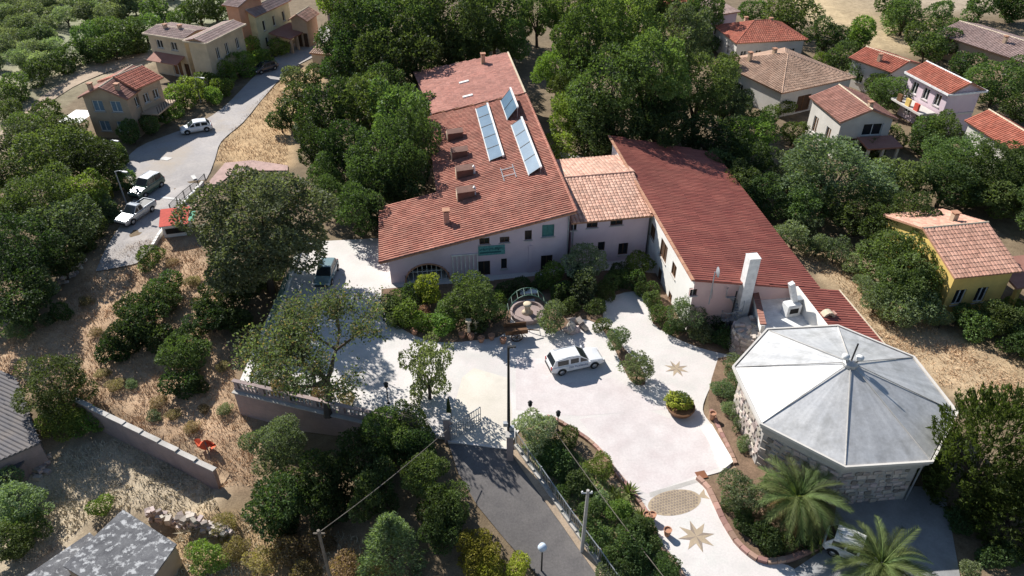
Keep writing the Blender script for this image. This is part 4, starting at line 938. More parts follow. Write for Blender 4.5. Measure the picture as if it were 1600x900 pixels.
villa('village_house', 'white house with a red gable roof half hidden behind the big oaks', (1580, 236), (1650, 232), (1507, 188), 4.6, 'gable_y', 1.3, 'tile_red', 'wall_offwhite', two_rows('l', 2, z=(1.0,)))
villa('village_house', 'long house with a dusty mauve tiled roof at the village edge', (1606, 100), (1680, 84), (1511, 42), 3.6, 'gable_y', 1.3, 'tile_dusty', 'wall_tan', two_rows('l', 4, z=(0.9,)), chim=((.3, .4, .8),))
villa('village_house', 'house with a red roof beside a grey slab at the far edge of the pines', (1075, 24), (1120, 12), (1040, 0), 4.0, 'gable_x', 1.3, 'tile_red', 'wall_tan', [('f', .5, 1, 1.1, 1.2)])
villa('village_house', 'grey flat-roofed house behind the orange-red hipped roof', (1096, 28), (1158, 18), (1085, -5), 4.6, 'gable_x', 0.4, 'tile_dusty', 'wall_lilac', [('f', .5, 1, 1.3, 1.2)])
t, W, D, E_ = villa('village_house', 'yellow house with a large rose-coloured tiled roof', (1492, 435), (1598, 424), (1446, 330), 4.6, 'gable_x', 1.8, 'tile_rose', 'wall_yellow', [('f', .22, 1.2, 1.1, 1.7), ('f', .60, 1.2, 1.1, 1.7)], chim=((.62, .62, .9),))
MB().box((W + 2.0, 1.5, 3.4), (4.6, 4.0, 0.2), 0, 0.15).obj('porch_roof', M['tile_brown'], t); MB().box((W + 0.6, 0.1, 1.6), (0.4, 0.4, 3.3)).obj('porch_post', M['wall_yellow'], t)
# white garden walls between the houses on the right
for pts, lab in (([(1142, 122), (1180, 150)], 'low white garden wall below the orange-red hipped roof'), ([(1205, 160), (1245, 172)], 'low white garden wall in front of the tan hipped roof')):
    a, b = gt(*pts[0]), gt(*pts[1]); d = b - a
    w_ = MB().box((0, 0, 0.5), (d.length, 0.3, 1.3)).obj('garden_wall', M['wall_white']); w_.location = (a + b) / 2; w_.rotation_euler.z = math.atan2(d.y, d.x); tag(w_, lab, 'wall')

# ================================================================== LEFT FRONT: sheds and walls
def slab_building(name, label, px, zr, m_roof, m_wall, slope=0.0, rib=False, cat='shed'):
    P = [gp(u, v, zr) for u, v in px]; c = sum(P, Vector()) / len(P); g = min(th(p.x, p.y) for p in P) - 0.4
    t = thing(name, label, cat, (c.x, c.y, g)); rel = [(p.x - c.x, p.y - c.y) for p in P]
    top = lambda x, y: zr - g + slope * x
    ins = [(x * 0.96, y * 0.96) for x, y in rel]
    MB().prism(ins, 0, lambda x, y: top(x, y) - 0.14).obj('wall', M[m_wall], t)
    rf = MB().prism(rel, lambda x, y: top(x, y) - 0.13, top).obj('roof', M[m_roof], t)
    if rib:
        d = (Vector(rel[1]) - Vector(rel[0])); e = Vector((d.x, d.y, slope * d.x)).normalized(); O = Vector((*rel[0], top(*rel[0]) ))
        q = Vector(rel[3]) - Vector(rel[0]); s = Vector((q.x, q.y, slope * q.x)).normalized(); n = e.cross(s).normalized(); s = n.cross(e)
        tb = MB(); tile_field(tb, O, s, e, [((Vector((*p, top(*p))) - O).dot(s), (Vector((*p, top(*p))) - O).dot(e)) for p in rel], 0.34, 3.0, 0.06); tb.obj('corrugated_sheets', M[m_roof], rf, kind='stuff')
    return t, rel, top
slab_building('corrugated_shed', 'grey corrugated sheet roof of a shed beside the round green bush', [(-70, 548), (24, 589), (63, 692), (-60, 745)], -2.0, 'sheet_grey', 'old_wall', 0.0, True)
slab_building('dark_lean_to', 'dark low sheet-roofed lean-to in front of the corrugated shed', [(-60, 690), (20, 676), (52, 700), (30, 730), (-60, 770)], -3.2, 'sheet_grey', 'old_wall', 0.0)
slab_building('flat_roofed_hut', 'hut with a flat dark roof mottled with white patches', [(192, 796), (276, 850), (205, 950), (98, 884)], -2.3, 'slab_mottled', 'wall_tan')
slab_building('low_outhouse', 'low grey outhouse roof against the mottled hut', [(140, 832), (170, 858), (100, 905), (40, 900)], -3.6, 'slab_mottled', 'old_wall')
# wall along the dry slope, cut into lengths
def run_wall(name, label, px, h, thick, m, cap=None, down=0.6, cat='wall', n=8):
    P = [gt(u, v) for u, v in px] if px else [Vector((YW[0], YW[1], th(YW[0], YW[1]))), Vector((YW[2], YW[3], th(YW[2], YW[3])))]
    c = P[0]; t = thing(name, label, cat, c)
    pts = []
    for i in range(len(P) - 1):
        for k in range(n): pts.append(P[i].lerp(P[i + 1], k / n))
    pts.append(P[-1]); mb, cb_ = MB(), MB()
    for a, b in zip(pts[:-1], pts[1:]):
        d = (b - a); an = math.atan2(d.y, d.x); mid = (a + b) / 2; o_ = Vector((0.9, 1.8, 0)) if px is None else Vector((0, 0, 0))
        z0 = max(th(a.x + o_.x, a.y + o_.y), th(b.x + o_.x, b.y + o_.y))
        hh = h + random.uniform(-.03, .03)
        mb.box((mid.x - c.x, mid.y - c.y, z0 - c.z + hh / 2 - down / 2), (Vector((d.x, d.y)).length + .004, thick + random.uniform(-.01, .01), hh + down), an)
        if cap: cb_.box((mid.x - c.x, mid.y - c.y, z0 - c.z + hh + 0.035), (Vector((d.x, d.y)).length + .16, thick + 0.12, 0.07 + random.uniform(-.01, .01)), an)
    mb.obj('wall', M[m], t)
    if cap: cb_.obj('coping', M[cap], t)
    return t
run_wall('plot_wall', 'long weathered wall between the dry slope and the pale yard', None, 0.75, 0.3, 'old_wall', 'concrete', down=2.6)
# rubble walls: each stone its own piece
rub = []
for _ in range(7):
    mb = MB(); w, d_, h = random.uniform(.5, .8), random.uniform(.35, .5), random.uniform(.28, .45)
    V_ = [(sx * w/2 * random.uniform(.7, 1), sy * d_/2 * random.uniform(.7, 1), sz * h/2 * random.uniform(.75, 1)) for sx, sy, sz in ((-1,-1,-1),(1,-1,-1),(1,1,-1),(-1,1,-1),(-1,-1,1),(1,-1,1),(1,1,1),(-1,1,1))]
    mb.add(V_, [(0,3,2,1),(4,5,6,7),(0,1,5,4),(1,2,6,5),(2,3,7,6),(3,0,4,7)]); me = mb.mesh('stone'); me.materials.append(M['stone']); rub.append(me)
def rubble(name, label, px, rows, n, jit=.25):
    P = [gt(u, v) for u, v in px]; t = thing(name, label, 'stone wall', P[0])
    L_ = sum((P[i + 1] - P[i]).length for i in range(len(P) - 1))
    for r_ in range(rows):
        for k in range(n):
            s = (k + .5 * (r_ % 2)) / n * (len(P) - 1); i = min(int(s), len(P) - 2); p = P[i].lerp(P[i + 1], s - i)
            x, y = p.x + random.uniform(-jit, jit), p.y + random.uniform(-jit, jit)
            o = link('stone', random.choice(rub), t); o.location = (x - P[0].x, y - P[0].y, th(x, y) - P[0].z + .12 + r_ * .3); o.rotation_euler = (random.uniform(-.2, .2), random.uniform(-.2, .2), random.uniform(0, 6.3)); s_ = random.uniform(.6, 1.05); o.scale = (s_, s_, s_)
rubble('rubble_wall', 'dry stone wall running up the dry slope towards the street', [(15, 512), (60, 468), (105, 440), (132, 412)], 3, 24)
rubble('rubble_wall', 'collapsed brown stone terrace edge beside the mottled hut', [(240, 808), (290, 822), (345, 838), (360, 842)], 4, 26)
rubble('rubble_heap', 'heap of broken stones by the corrugated shed', [(52, 722), (66, 716), (70, 735), (60, 742)], 2, 9, .5)
# orange cloth on a leaning post
pb_ = gt(345, 758); oc = thing('orange_flag', 'crumpled orange-red cloth hanging on a leaning wooden post', 'cloth', pb_)
tip = Vector((gp(320, 690, pb_.z + 2.4).x - pb_.x, gp(320, 690, pb_.z + 2.4).y - pb_.y, 2.4))
MB().tube([(0, 0, -0.3), tip], 0.05, 6).obj('post', M['bark_pale'], oc)
cm = MB(); nU, nV = 9, 7
for i in range(nU):
    for j in range(nV):
        a, b = i / (nU - 1) - .5, j / (nV - 1) - .5
        cm.v.append((tip.x + a * 1.5 + .25 * math.sin(7 * b), tip.y + .35 * math.sin(5 * a + 3 * b) - a * .6, tip.z - .05 - abs(b) * .9 + .25 * math.cos(9 * a + 4 * b)))
for i in range(nU - 1):
    for j in range(nV - 1): cm.f.append((i * nV + j, i * nV + j + 1, (i + 1) * nV + j + 1, (i + 1) * nV + j))
cm.obj('cloth', M['orange_cloth'], oc, smooth=True)

# ================================================================== COURTYARD WALLS, FENCES, GATE
rw = thing('retaining_wall', 'mauve retaining wall with a pierced parapet below the white courtyard', 'wall', (K1.x, K1.y, 0), math.atan2(K2.y - K1.y, K2.x - K1.x))
LW = Vector((K2.x - K1.x, K2.y - K1.y)).length
wp_ = MB()
wp_.add([(0, -.30, -3.8), (LW - 3.5, -.30, -1.6), (LW - 3.5, -.30, -.02), (0, -.30, -.02), (0, .3, -3.8), (LW - 3.5, .3, -1.6), (LW - 3.5, .3, -.02), (0, .3, -.02)], [(0,1,2,3),(5,4,7,6),(4,0,3,7),(1,5,6,2),(3,2,6,7),(0,4,5,1)])
wp_.obj('wall', M['old_wall'], rw)
MB().box((LW / 2 - 1.75, -.12, -.06), (LW - 3.4, .75, .09)).obj('ledge', M['concrete'], rw)
MB().box((LW / 2 - 1.75, -.05, .95), (LW - 3.5, .34, .10)).obj('handrail', M['old_wall'], rw)
MB().box((LW / 2 - 1.75, -.05, .12), (LW - 3.5, .24, .26)).obj('parapet_base', M['old_wall'], rw)
k = 0; x = .3
while x < LW - 3.6:
    big = k % 7 == 0
    MB().box((x, -.05, .56), (.34, .3, .68) if big else (.11, .13, .66), 0 if big else .6).obj('pillar' if big else 'baluster', M['old_wall' if big else 'concrete'], rw); x += .34; k += 1
MB().box((LW - 3.0, -.05, .35), (1.2, .6, 2.6)).obj('end_pier', M['old_wall'], rw)
# planters hanging on the parapet
def fence(name, label, P, zf, h, spacing, pm, bars=True, base=0.0, bar_step=.16):
    t = thing(name, label, 'fence', P[0])
    for i in range(len(P) - 1):
        a, b = P[i], P[i + 1]; L_ = (b - a).length; n = max(1, int(round(L_ / spacing)))
        d = (b - a).normalized(); an = math.atan2(d.y, d.x)
        for k in range(n + (i == len(P) - 2)):
            p = a + d * (L_ * k / n); z = zf(p.x, p.y)
            MB().box((p.x - P[0].x, p.y - P[0].y, z - P[0].z + h / 2 + base / 2), (.09, .09, h + base), an).obj('post', M[pm], t)
        for k in range(n):
            p, q = a + d * (L_ * k / n), a + d * (L_ * (k + 1) / n); zp, zq = zf(p.x, p.y) - P[0].z + base, zf(q.x, q.y) - P[0].z + base
            px_, qx_ = (p.x - P[0].x, p.y - P[0].y), (q.x - P[0].x, q.y - P[0].y)
            MB().tube([(*px_, zp + h - .06), (*qx_, zq + h - .06)], .035, 5).obj('top_rail', M[pm], t); MB().tube([(*px_, zp + .15), (*qx_, zq + .15)], .03, 5).obj('bottom_rail', M[pm], t)
            if bars:
                bm_ = MB(); m_ = int(L_ / n / bar_step)
                for j in range(1, m_):
                    f = j / m_; x_, y_ = px_[0] + (qx_[0] - px_[0]) * f, px_[1] + (qx_[1] - px_[1]) * f; z_ = zp + (zq - zp) * f; bm_.box((x_, y_, z_ + h / 2), (.025, .025, h - .2), an)
                bm_.obj('bars', M[pm], t, kind='stuff')
    return t
leftfence = [gp(u, v) for u, v in [(400, 588), (420, 535), (440, 475), (456, 425), (474, 372)]]
fence('courtyard_fence', 'green railing on a low white kerb along the left edge of the courtyard', leftfence, lambda x, y: 0.0, 1.15, 1.9, 'metal_green', base=.25)
kb = MB()
for a, b in zip(leftfence[:-1], leftfence[1:]): d = b - a; kb.box(((a.x + b.x) / 2, (a.y + b.y) / 2, -1.2), (d.length + .1, .4, 2.95), math.atan2(d.y, d.x))
tag(kb.obj('fence_kerb', M['wall_white']), 'low pale kerb wall carrying the green courtyard railing', 'kerb')
# fence above the asphalt lane
lanef = [gt(u, v) for u, v in [(806, 697), (845, 752), (890, 818), (935, 880), (975, 938)]]
fence('lane_fence', 'pale metal railing along the upper edge of the asphalt lane', lanef, lambda x, y: th(x, y) + .30, 1.3, 2.1, 'metal_grey', bar_step=.2)
lw = MB()
for a, b in zip(lanef[:-1], lanef[1:]):
    n = 4
    for k in range(n):
        p, q = a.lerp(b, k / n), a.lerp(b, (k + 1) / n); d = q - p; lw.box(((p.x + q.x) / 2, (p.y + q.y) / 2, (th(p.x, p.y) + th(q.x, q.y)) / 2 - .15), (Vector((d.x, d.y)).length + .05, .32, .95), math.atan2(d.y, d.x))
tag(lw.obj('lane_wall', M['concrete']), 'low concrete wall under the pale railing beside the asphalt lane', 'wall')
# iron gate, open, at the top of the lane
gA = gp(704, 690); gB = gp(742, 665)
gt_ = thing('iron_gate', 'open grey iron gate leaf at the top of the asphalt lane', 'gate', gA, math.atan2(gB.y - gA.y, gB.x - gA.x)); GL = (gB - gA).length + .6
for z_ in (.12, .9, 1.6): MB().box((GL / 2, 0, z_), (GL, .06, .07)).obj('rail', M['metal_grey'], gt_)
for k in range(15): MB().box((k * GL / 14, 0, .86), (.04, .04, 1.5)).obj('bar', M['metal_grey'], gt_)
MB().tube([(0, .04, 1.55), (GL, .04, .2)], .03, 5).obj('brace', M['metal_grey'], gt_)
for u, v, lab in ((700, 684, 'square concrete gate pier at the end of the retaining wall'), (797, 712, 'square concrete gate pier beside the dark pole')):
    p = gp(u, v); q = thing('gate_pier', lab, 'gate pier', (p.x, p.y, -.6))
    MB().box((0, 0, 1.4), (.5, .5, 2.8)).obj('shaft', M['old_wall'], q); MB().box((0, 0, 2.86), (.64, .64, .12)).obj('cap', M['concrete'], q)
# brick edging along the driveway and the curved palm bed
bk = MB().box((0, 0, .09), (.46, .26, .3)).mesh('brick'); bk.materials.append(M['brick'])
def edging(name, label, px, z=0.0, step=.5, sc=1.0):
    P = [gp(u, v) for u, v in px]; t = thing(name, label, 'edging', P[0]); n_ = 0
    s = 0.0
    for a, b in zip(P[:-1], P[1:]):
        d = b - a; L_ = d.length
        while s < L_ and n_ < 290:
            p = a + d * (s / L_); o = link('brick', bk, t); o.location = (p.x - P[0].x, p.y - P[0].y, z - .04); o.rotation_euler = (0, 0, math.atan2(d.y, d.x)); o.scale = (sc, sc, sc * random.uniform(.95, 1.08)); s += step; n_ += 1
        s -= L_
edging('driveway_edging', 'red brick edging between the garden slope and the white driveway', [p for p in DRIVE_L if p[1] < 930 and p[0] > 850])
edging('palm_bed_edging', 'curved red brick edging round the palm bed', smooth_px([(1094, 752), (1108, 768), (1133, 820), (1160, 858), (1195, 878), (1240, 872), (1290, 848), (1302, 830)], 4), sc=1.25, step=.6)
sheet('planting_bed', [gp(u, v) for u, v in smooth_px([(1100, 752), (1110, 768), (1135, 818), (1162, 854), (1197, 873), (1240, 868), (1288, 845), (1300, 828), (1300, 765), (1215, 745), (1150, 745)], 3)], M['soil'], z=.06, skirt=.15)
edging('bed_edging', 'brick edging of the bed beside the octagonal hall', smooth_px([(1112, 645), (1122, 668), (1140, 705), (1150, 728)], 3))
# ================================================================== VEHICLES
def loft(mb, secs):
    n = len(secs[0]); o = len(mb.v)
    for s in secs: mb.v += [tuple(p) for p in s]
    for i in range(len(secs) - 1):
        for k in range(n): a, b = o + i*n + k, o + i*n + (k+1) % n; mb.f.append((a, b, b + n, a + n))
    mb.f.append(tuple(o + k for k in range(n))[::-1]); mb.f.append(tuple(o + (len(secs)-1)*n + k for k in range(n)))
WHEEL = {}
def wheel_meshes(r, w=.22):
    if r in WHEEL: return WHEEL[r]
    def turn(prof, name, m):
        mb = MB().lathe(prof, 16); mb.v = [(x, z, y) for x, y, z in mb.v]; me = mb.mesh(name); me.materials.append(M[m]); me.shade_smooth(); return me
    WHEEL[r] = (turn([(r*.55, -w/2), (r*.9, -w/2), (r, -w*.35), (r, w*.35), (r*.9, w/2), (r*.55, w/2)], 'tyre', 'rubber'), turn([(r*.1, -w/2-.01), (r*.6, -w/2-.005), (r*.62, 0), (r*.6, w/2+.005), (r*.1, w/2+.01)], 'rim', 'rim'))
    return WHEEL[r]
def car(name, label, loc, rz, L_=4.6, W_=1.85, H_=1.7, paint='car_white', roof=None, kind='suv', cat='car'):
    t = thing(name, label, cat, loc, rz); w = W_ / 2; s = L_ / 4.6; belt = H_ * .60; gc = .24
    def sec(x, zt_, k=1.0, zb=gc):
        return [(x, -w*.86*k, zb), (x, -w*.99*k, zb+.14), (x, -w*k, zt_*.62), (x, -w*.96*k, zt_*.93), (x, -w*.84*k, zt_), (x, w*.84*k, zt_), (x, w*.96*k, zt_*.93), (x, w*k, zt_*.62), (x, w*.99*k, zt_-.0 if False else zb+.14), (x, w*.86*k, zb)]
    hood = belt * .97
    b = MB(); st = [(-2.30, belt*.80, .86), (-2.22, belt*.97, .94), (-1.9, belt*1.01, .99), (-1.0, belt*1.01, 1), (.3, belt, 1), (1.05, belt*.99, .99), (1.7, hood*.93, .97), (2.1, hood*.86, .92), (2.28, hood*.68, .82)]
    loft(b, [sec(x*s, z, k, gc + (.12 if abs(x) > 2.2 else 0)) for x, z, k in st]); body = b.obj('body', M[paint], t, smooth=False)
    # cabin hull
    if kind == 'pickup': cs = [(-.55, belt*.98, .80), (-.35, H_*.97, .74), (.25, H_, .74), (.95, belt, .80)]
    elif kind == 'hatch': cs = [(-2.12, belt*.98, .84), (-1.62, H_*.95, .74), (-.5, H_, .76), (.25, H_*.98, .75), (1.18, belt, .84)]
    else: cs = [(-2.20, belt*1.0, .86), (-1.92, H_*.95, .77), (-.8, H_, .79), (.15, H_*.985, .78), (.98, belt*1.0, .86)]
    def csec(x, z, k, kb): return [(x, -w*kb, belt*.96), (x, -w*k, z), (x, w*k, z), (x, w*kb, belt*.96)]
    c = MB(); loft(c, [csec(x*s, z, k, .88) for x, z, k in cs]); c.obj('cabin', M[paint], t)
    # roof skin, a little proud
    rr = [q for q in cs if q[1] > H_*.9]; r_ = MB()
    r_.add([(x*s, sy*w*k*.97, z + .02) for x, z, k in rr for sy in (-1, 1)], [(2*i, 2*i+2, 2*i+3, 2*i+1) for i in range(len(rr) - 1)]); r_.obj('roof', M[roof or paint], t)
    # glass
    def glassq(name, P):
        P = [Vector(p) for p in P]; n = (P[1] - P[0]).cross(P[2] - P[0]).normalized(); ctr = sum(P, Vector()) / 4
        if n.dot(ctr - Vector((0, 0, belt))) < 0: n = -n
        P = [ctr + (p - ctr) * .90 + n * .014 for p in P]; MB().poly(P).obj(name, M['glass'], t)
    f0, f1 = cs[-2], cs[-1]; g0, g1 = cs[1], cs[0]
    glassq('windscreen', [(f0[0]*s, -w*f0[2], f0[1]), (f0[0]*s, w*f0[2], f0[1]), (f1[0]*s, w*.88, belt*.98), (f1[0]*s, -w*.88, belt*.98)])
    glassq('rear_window', [(g0[0]*s, -w*g0[2], g0[1]), (g0[0]*s, w*g0[2], g0[1]), (g1[0]*s, w*.88, belt*.99), (g1[0]*s, -w*.88, belt*.99)])
    xs = [(cs[0][0] + .35, -.75, .1, cs[-1][0] - .12)] if kind != 'pickup' else [(-.42, .15, .85)]
    bounds = xs[0]
    for sy in (-1, 1):
        for x0, x1 in zip(bounds[:-1], bounds[1:]):
            def top(x): return float(np.interp(x, [q[0] for q in cs], [q[1] for q in cs])), float(np.interp(x, [q[0] for q in cs], [q[2] for q in cs]))
            P = []
            for x in (x0 + .04, x1 - .04):
                zt_, k = top(x); zt_ = min(zt_, H_ * .93); f = (zt_ - belt*.96) / (top(x)[0] - belt*.96 + 1e-6); P.append((x*s, sy*w*(.88 + (k - .88) * f), zt_))
            P += [(( x1 - .04)*s, sy*w*.872, belt*1.03), ((x0 + .04)*s, sy*w*.872, belt*1.03)]
            glassq('side_window', P)
    if kind == 'pickup':
        MB().box((-1.35*s, 0, belt*1.005), (1.5*s, W_*.78, .03)).obj('load_bed', M['metal_dark'], t)
        for sy in (-1, 1): MB().box((-1.4*s, sy*w*.86, belt*1.06), (1.65*s, .08, .14)).obj('bed_side', M[paint], t)
        MB().box((-2.2*s, 0, belt*1.04), (.08, W_*.8, .16)).obj('tailgate', M[paint], t)
    tm, rm = wheel_meshes(.345 if kind != 'hatch' else .31)
    for x in (-1.42, 1.38):
        for sy in (-1, 1):
            MB().add([(x*s + .42*math.cos(a), sy*w*1.004, .34 + .42*math.sin(a)) for a in np.linspace(0, math.pi, 9)], [tuple(range(9))]).obj('wheel_arch', M['rubber'], t)
            wh = link('wheel', tm, t); wh.location = (x*s, sy*(w - .09), .345 if kind != 'hatch' else .31); rim = link('rim', rm, wh)
    for sy in (-1, 1):
        MB().box((2.17*s, sy*w*.66, hood*.70), (.14, .38, .15), sy*-.25).obj('headlight', M['lamp_clear'], t); MB().box((-2.27*s, sy*w*.76, belt*.82), (.08, .2, .3)).obj('tail_light', M['lamp_red'], t)
        MB().box((.88*s, sy*(w + .06), belt*1.06), (.12, .2, .13)).obj('mirror', M[paint], t)
    MB().box((2.25*s, 0, .47), (.12, W_*.7, .16)).obj('grille', M['metal_dark'], t); MB().box((-2.29*s, 0, .48), (.1, W_*.8, .16)).obj('bumper', M['rubber'], t)
    if kind == 'suv':
        for sy in (-1, 1): MB().tube([(-1.7*s, sy*w*.68, H_+.03), (.1*s, sy*w*.68, H_+.05)], .02, 5).obj('roof_rail', M['metal_grey'], t)
    return t, w, s
a, b = gp(868, 588), gp(938, 573); ctr = (a + b) / 2 + Vector((-.25, .8, 0)); hd = math.atan2(b.y - a.y, b.x - a.x)
t, w, s = car('suv', 'white estate car with blue lettering on its side, parked in the white courtyard', (ctr.x, ctr.y, .0), hd, 4.75, 1.88, 1.60, 'car_white')
tx = MB()      # two blurred words of blue lettering on the doors
x = -.85
for k, (gw, gh) in enumerate([(.15, .2), (.05, .22), (.1, .13), (0, 0), (.13, .2), (.09, .14), (.1, .14), (.1, .2), (.05, .14), (.08, .14), (.1, .16), (.1, .14)]):
    if gw:
        tx.box((x + gw * .2, -w * 1.003, .66 + gh / 2), (.03, .012, gh)); tx.box((x + gw * .9, -w * 1.003, .66 + gh * .4), (.025, .011, gh * .7)); tx.box((x + gw * .5, -w * 1.003, .66 + gh * (.2 if k % 2 else .8)), (gw * .7, .010, .03))
    x += gw + .055
tx.obj('lettering', M['livery_blue'], t)
p = gp(507, 445); car('hatchback', 'teal-grey hatchback parked under the trees beside the green railing', (p.x, p.y + 1.2, 0), R(-92), 4.1, 1.75, 1.5, 'car_teal', kind='hatch')
def street_car(u0, v0, u1, v1, *a, **k):
    p, q = gt(u0, v0), gt(u1, v1); c = (p + q) / 2; return car(*a, (c.x, c.y, th(c.x, c.y) + .10), math.atan2(q.y - p.y, q.x - p.x), **k)
street_car(326, 203, 290, 209, 'hatchback', 'white hatchback parked beside the hedge on the village street', L_=4.1, W_=1.75, H_=1.5, paint='car_white', kind='hatch')
street_car(246, 290, 217, 310, 'suv', 'dark green off-roader with a white roof parked on the village street', L_=4.5, W_=1.85, H_=1.85, paint='car_green', roof='car_white')
street_car(232, 330, 198, 352, 'pickup', 'silver pickup truck parked at the lower end of the village street', L_=4.9, W_=1.8, H_=1.65, paint='car_silver', kind='pickup', cat='pickup truck')
street_car(428, 108, 402, 116, 'hatchback', 'dark car parked in shade below the pale green house', L_=4.2, W_=1.75, H_=1.5, paint='car_dark', kind='hatch')
p = gp(1335, 868); car('hatchback', 'white car parked in shade behind the smaller palm', (p.x, p.y, .02), R(-32), 4.1, 1.75, 1.5, 'car_white', kind='hatch')

# ================================================================== STREET FURNITURE
def lantern(u, v, label, h=1.5, m='metal_dark', z=0.0):
    p = gp(u, v, z); t = thing('garden_lantern', label, 'lantern', (p.x, p.y, z))
    MB().lathe([(.14, 0), (.1, .06), (.04, .12), (.04, h)], 8).obj('post', M[m], t); MB().lathe([(.07, h), (.15, h + .08), (.17, h + .38), (.06, h + .44)], 6).obj('lamp_glass', M['dark_inside'], t); MB().lathe([(.21, h + .42), (.12, h + .55), (.02, h + .62)], 6).obj('lamp_cap', M[m], t)
lantern(607, 630, 'black garden lantern on a short post near the retaining wall', 1.7); lantern(871, 672, 'black garden lantern beside the white-flowered shrub', 1.5); lantern(828, 652, 'black garden lantern behind the white-flowered shrub', 1.2)
lantern(600, 500, 'slim garden lantern at the corner of the planted bed by the arch', 1.5)
# tall dark pole at the gate
p = gp(795, 706); hp_ = height_at(p, 541); po = thing('street_pole', 'tall dark street pole with a small lamp standing beside the gate', 'pole', (p.x, p.y, -.4))
MB().lathe([(.14, 0), (.13, 1.2), (.10, hp_ * .6), (.075, hp_ + .4)], 10).obj('shaft', M['metal_dark'], po); MB().box((.22, .02, hp_ + .34), (.55, .2, .1), .2).obj('lamp_head', M['metal_dark'], po)
for z_, sx in ((3.0, 1), (3.4, -1)): MB().box((sx * .22, -.05, z_), (.34, .26, .32)).obj('junction_box', M['metal_grey'], po)
# grey utility pole on the verge
p = gt(909, 862); hu = height_at(p, 768); up = thing('utility_pole', 'slanted grey utility pole at the edge of the asphalt lane', 'pole', p)
MB().tube([(0, 0, -.4), (.05, .1, hu - p.z)], [.15, .10], 8).obj('shaft', M['concrete'], up); MB().tube([(-.35, .1, hu - p.z - .3), (.35, .1, hu - p.z - .3)], .05, 5).obj('crossarm', M['metal_grey'], up)
for sx in (-1, 1): MB().lathe([(.05, 0), (.07, .08), (.04, .16)], 8, (sx * .3, .1, hu - p.z - .26)).obj('insulator', M['white_paint'], up)
p = gt(846, 893); gl_ = thing('globe_lamp', 'pale blue globe lamp on a post beside the yellow-green bush', 'lamp', p)
MB().lathe([(.06, -.3), (.05, 2.4)], 8).obj('post', M['metal_dark'], gl_); MB().lathe([(.05, 0), (.22, .08), (.31, .30), (.22, .52), (.05, .6)], 14, (0, 0, 2.35)).obj('globe', M['globe'], gl_, smooth=True)
def street_lamp(u, v, vt, label, arm=1.2):
    p = gt(u, v); h = height_at(p, vt) - p.z; t = thing('street_lamp', label, 'street lamp', p)
    MB().lathe([(.1, -.2), (.09, 1), (.06, h)], 8).obj('post', M['metal_grey'], t); MB().tube([(0, 0, h), (arm * .5, -.2, h + .2), (arm, -.4, h + .2)], .045, 6).obj('arm', M['metal_grey'], t); MB().box((arm + .15, -.45, h + .18), (.6, .24, .12), -.3).obj('lamp_head', M['frame_white'], t)
street_lamp(314, 160, 122, 'grey street lamp beside the hedge of the cream house'); street_lamp(198, 320, 268, 'grey street lamp on the bank beside the parked off-roader'); street_lamp(186, 262, 220, 'grey street lamp at the bend of the village street', .9)
# cables
def cable(name, label, a, b, sag, r=.022, m='metal_dark'):
    a, b = Vector(a), Vector(b); o = thing(name, label, 'cable', a); pts = []
    for k in range(25): t = k / 24; q = a.lerp(b, t) - a; q.z -= sag * 4 * t * (1 - t); pts.append(q)
    MB().tube(pts, r, 5).obj('wire', M[m], o)
pole_top = Vector((gp(795, 706).x, gp(795, 706).y, 3.2)); far_l = gp(498, 832, 3.6)
cable('overhead_cable', 'single overhead cable crossing the dark grove below the retaining wall', gp(698, 672, 2.3), far_l, .25, .03, 'bark_pale')
cable('overhead_cable', 'thin overhead cable running down the garden slope to the driveway', gp(866, 672, 1.8), gp(1040, 905, 1.0), .2, .025, 'bark_pale')
cpz = th(far_l.x, far_l.y); cpo = thing('cable_pole', 'weathered wooden pole in the dark grove holding the overhead cable', 'pole', (far_l.x, far_l.y, cpz)); MB().tube([(0, 0, -.4), (0, 0, 3.8 - cpz)], [.14, .1], 8).obj('shaft', M['bark_pale'], cpo); MB().box((0, 0, 3.5 - cpz), (.7, .08, .1)).obj('crossarm', M['bark_pale'], cpo)
# thin cypress-like closed parasol by the gate
p = gp(703, 664); ps = thing('closed_parasol', 'narrow dark closed parasol standing at the gate', 'parasol', p)
MB().lathe([(.25, 0), (.25, .08), (.05, .1), (.04, .6)], 8).obj('foot', M['metal_dark'], ps); MB().lathe([(.06, .5), (.17, .7), (.2, 1.5), (.12, 2.4), (.03, 3.0)], 8).obj('cloth', M['leaf_dark'], ps)

# ================================================================== FOUNTAIN COURT
fc_ = gp(824, 492); ft = thing('garden_fountain', 'stone fountain with a green iron arch over a white urn in front of the house', 'fountain', fc_, .1)
MB().lathe([(1.55, 0), (1.6, .5), (1.4, .55), (1.35, .3), (.1, .3)], 18).obj('basin', M['old_wall'], ft); MB().lathe([(.55, .3), (.3, .5), (.25, .9), (.36, 1.1), (.40, 1.3), (.2, 1.35)], 14).obj('urn', M['wall_cream'], ft, smooth=True)
for off in (-.55, .55):
    pts = [(1.9 * math.cos(t), off, .2 + 2.5 * math.sin(t)) for t in np.linspace(0, math.pi, 13)]; MB().tube(pts, .045, 6).obj('arch_rib', M['metal_green'], ft)
for k in range(1, 9):
    t = math.pi * k / 9; MB().tube([(1.9 * math.cos(t), -.55, .2 + 2.5 * math.sin(t)), (1.9 * math.cos(t), .55, .2 + 2.5 * math.sin(t))], .025, 5).obj('arch_bar', M['metal_green'], ft)
p = gp(826, 462); wb_ = thing('garden_bench', 'white stone bench behind the fountain arch', 'bench', p, .12)
MB().box((0, 0, .48), (1.7, .6, .12)).obj('seat', M['white_paint'], wb_)
for sx in (-1, 1): MB().box((sx * .6, 0, .21), (.2, .5, .42)).obj('leg', M['concrete'], wb_)
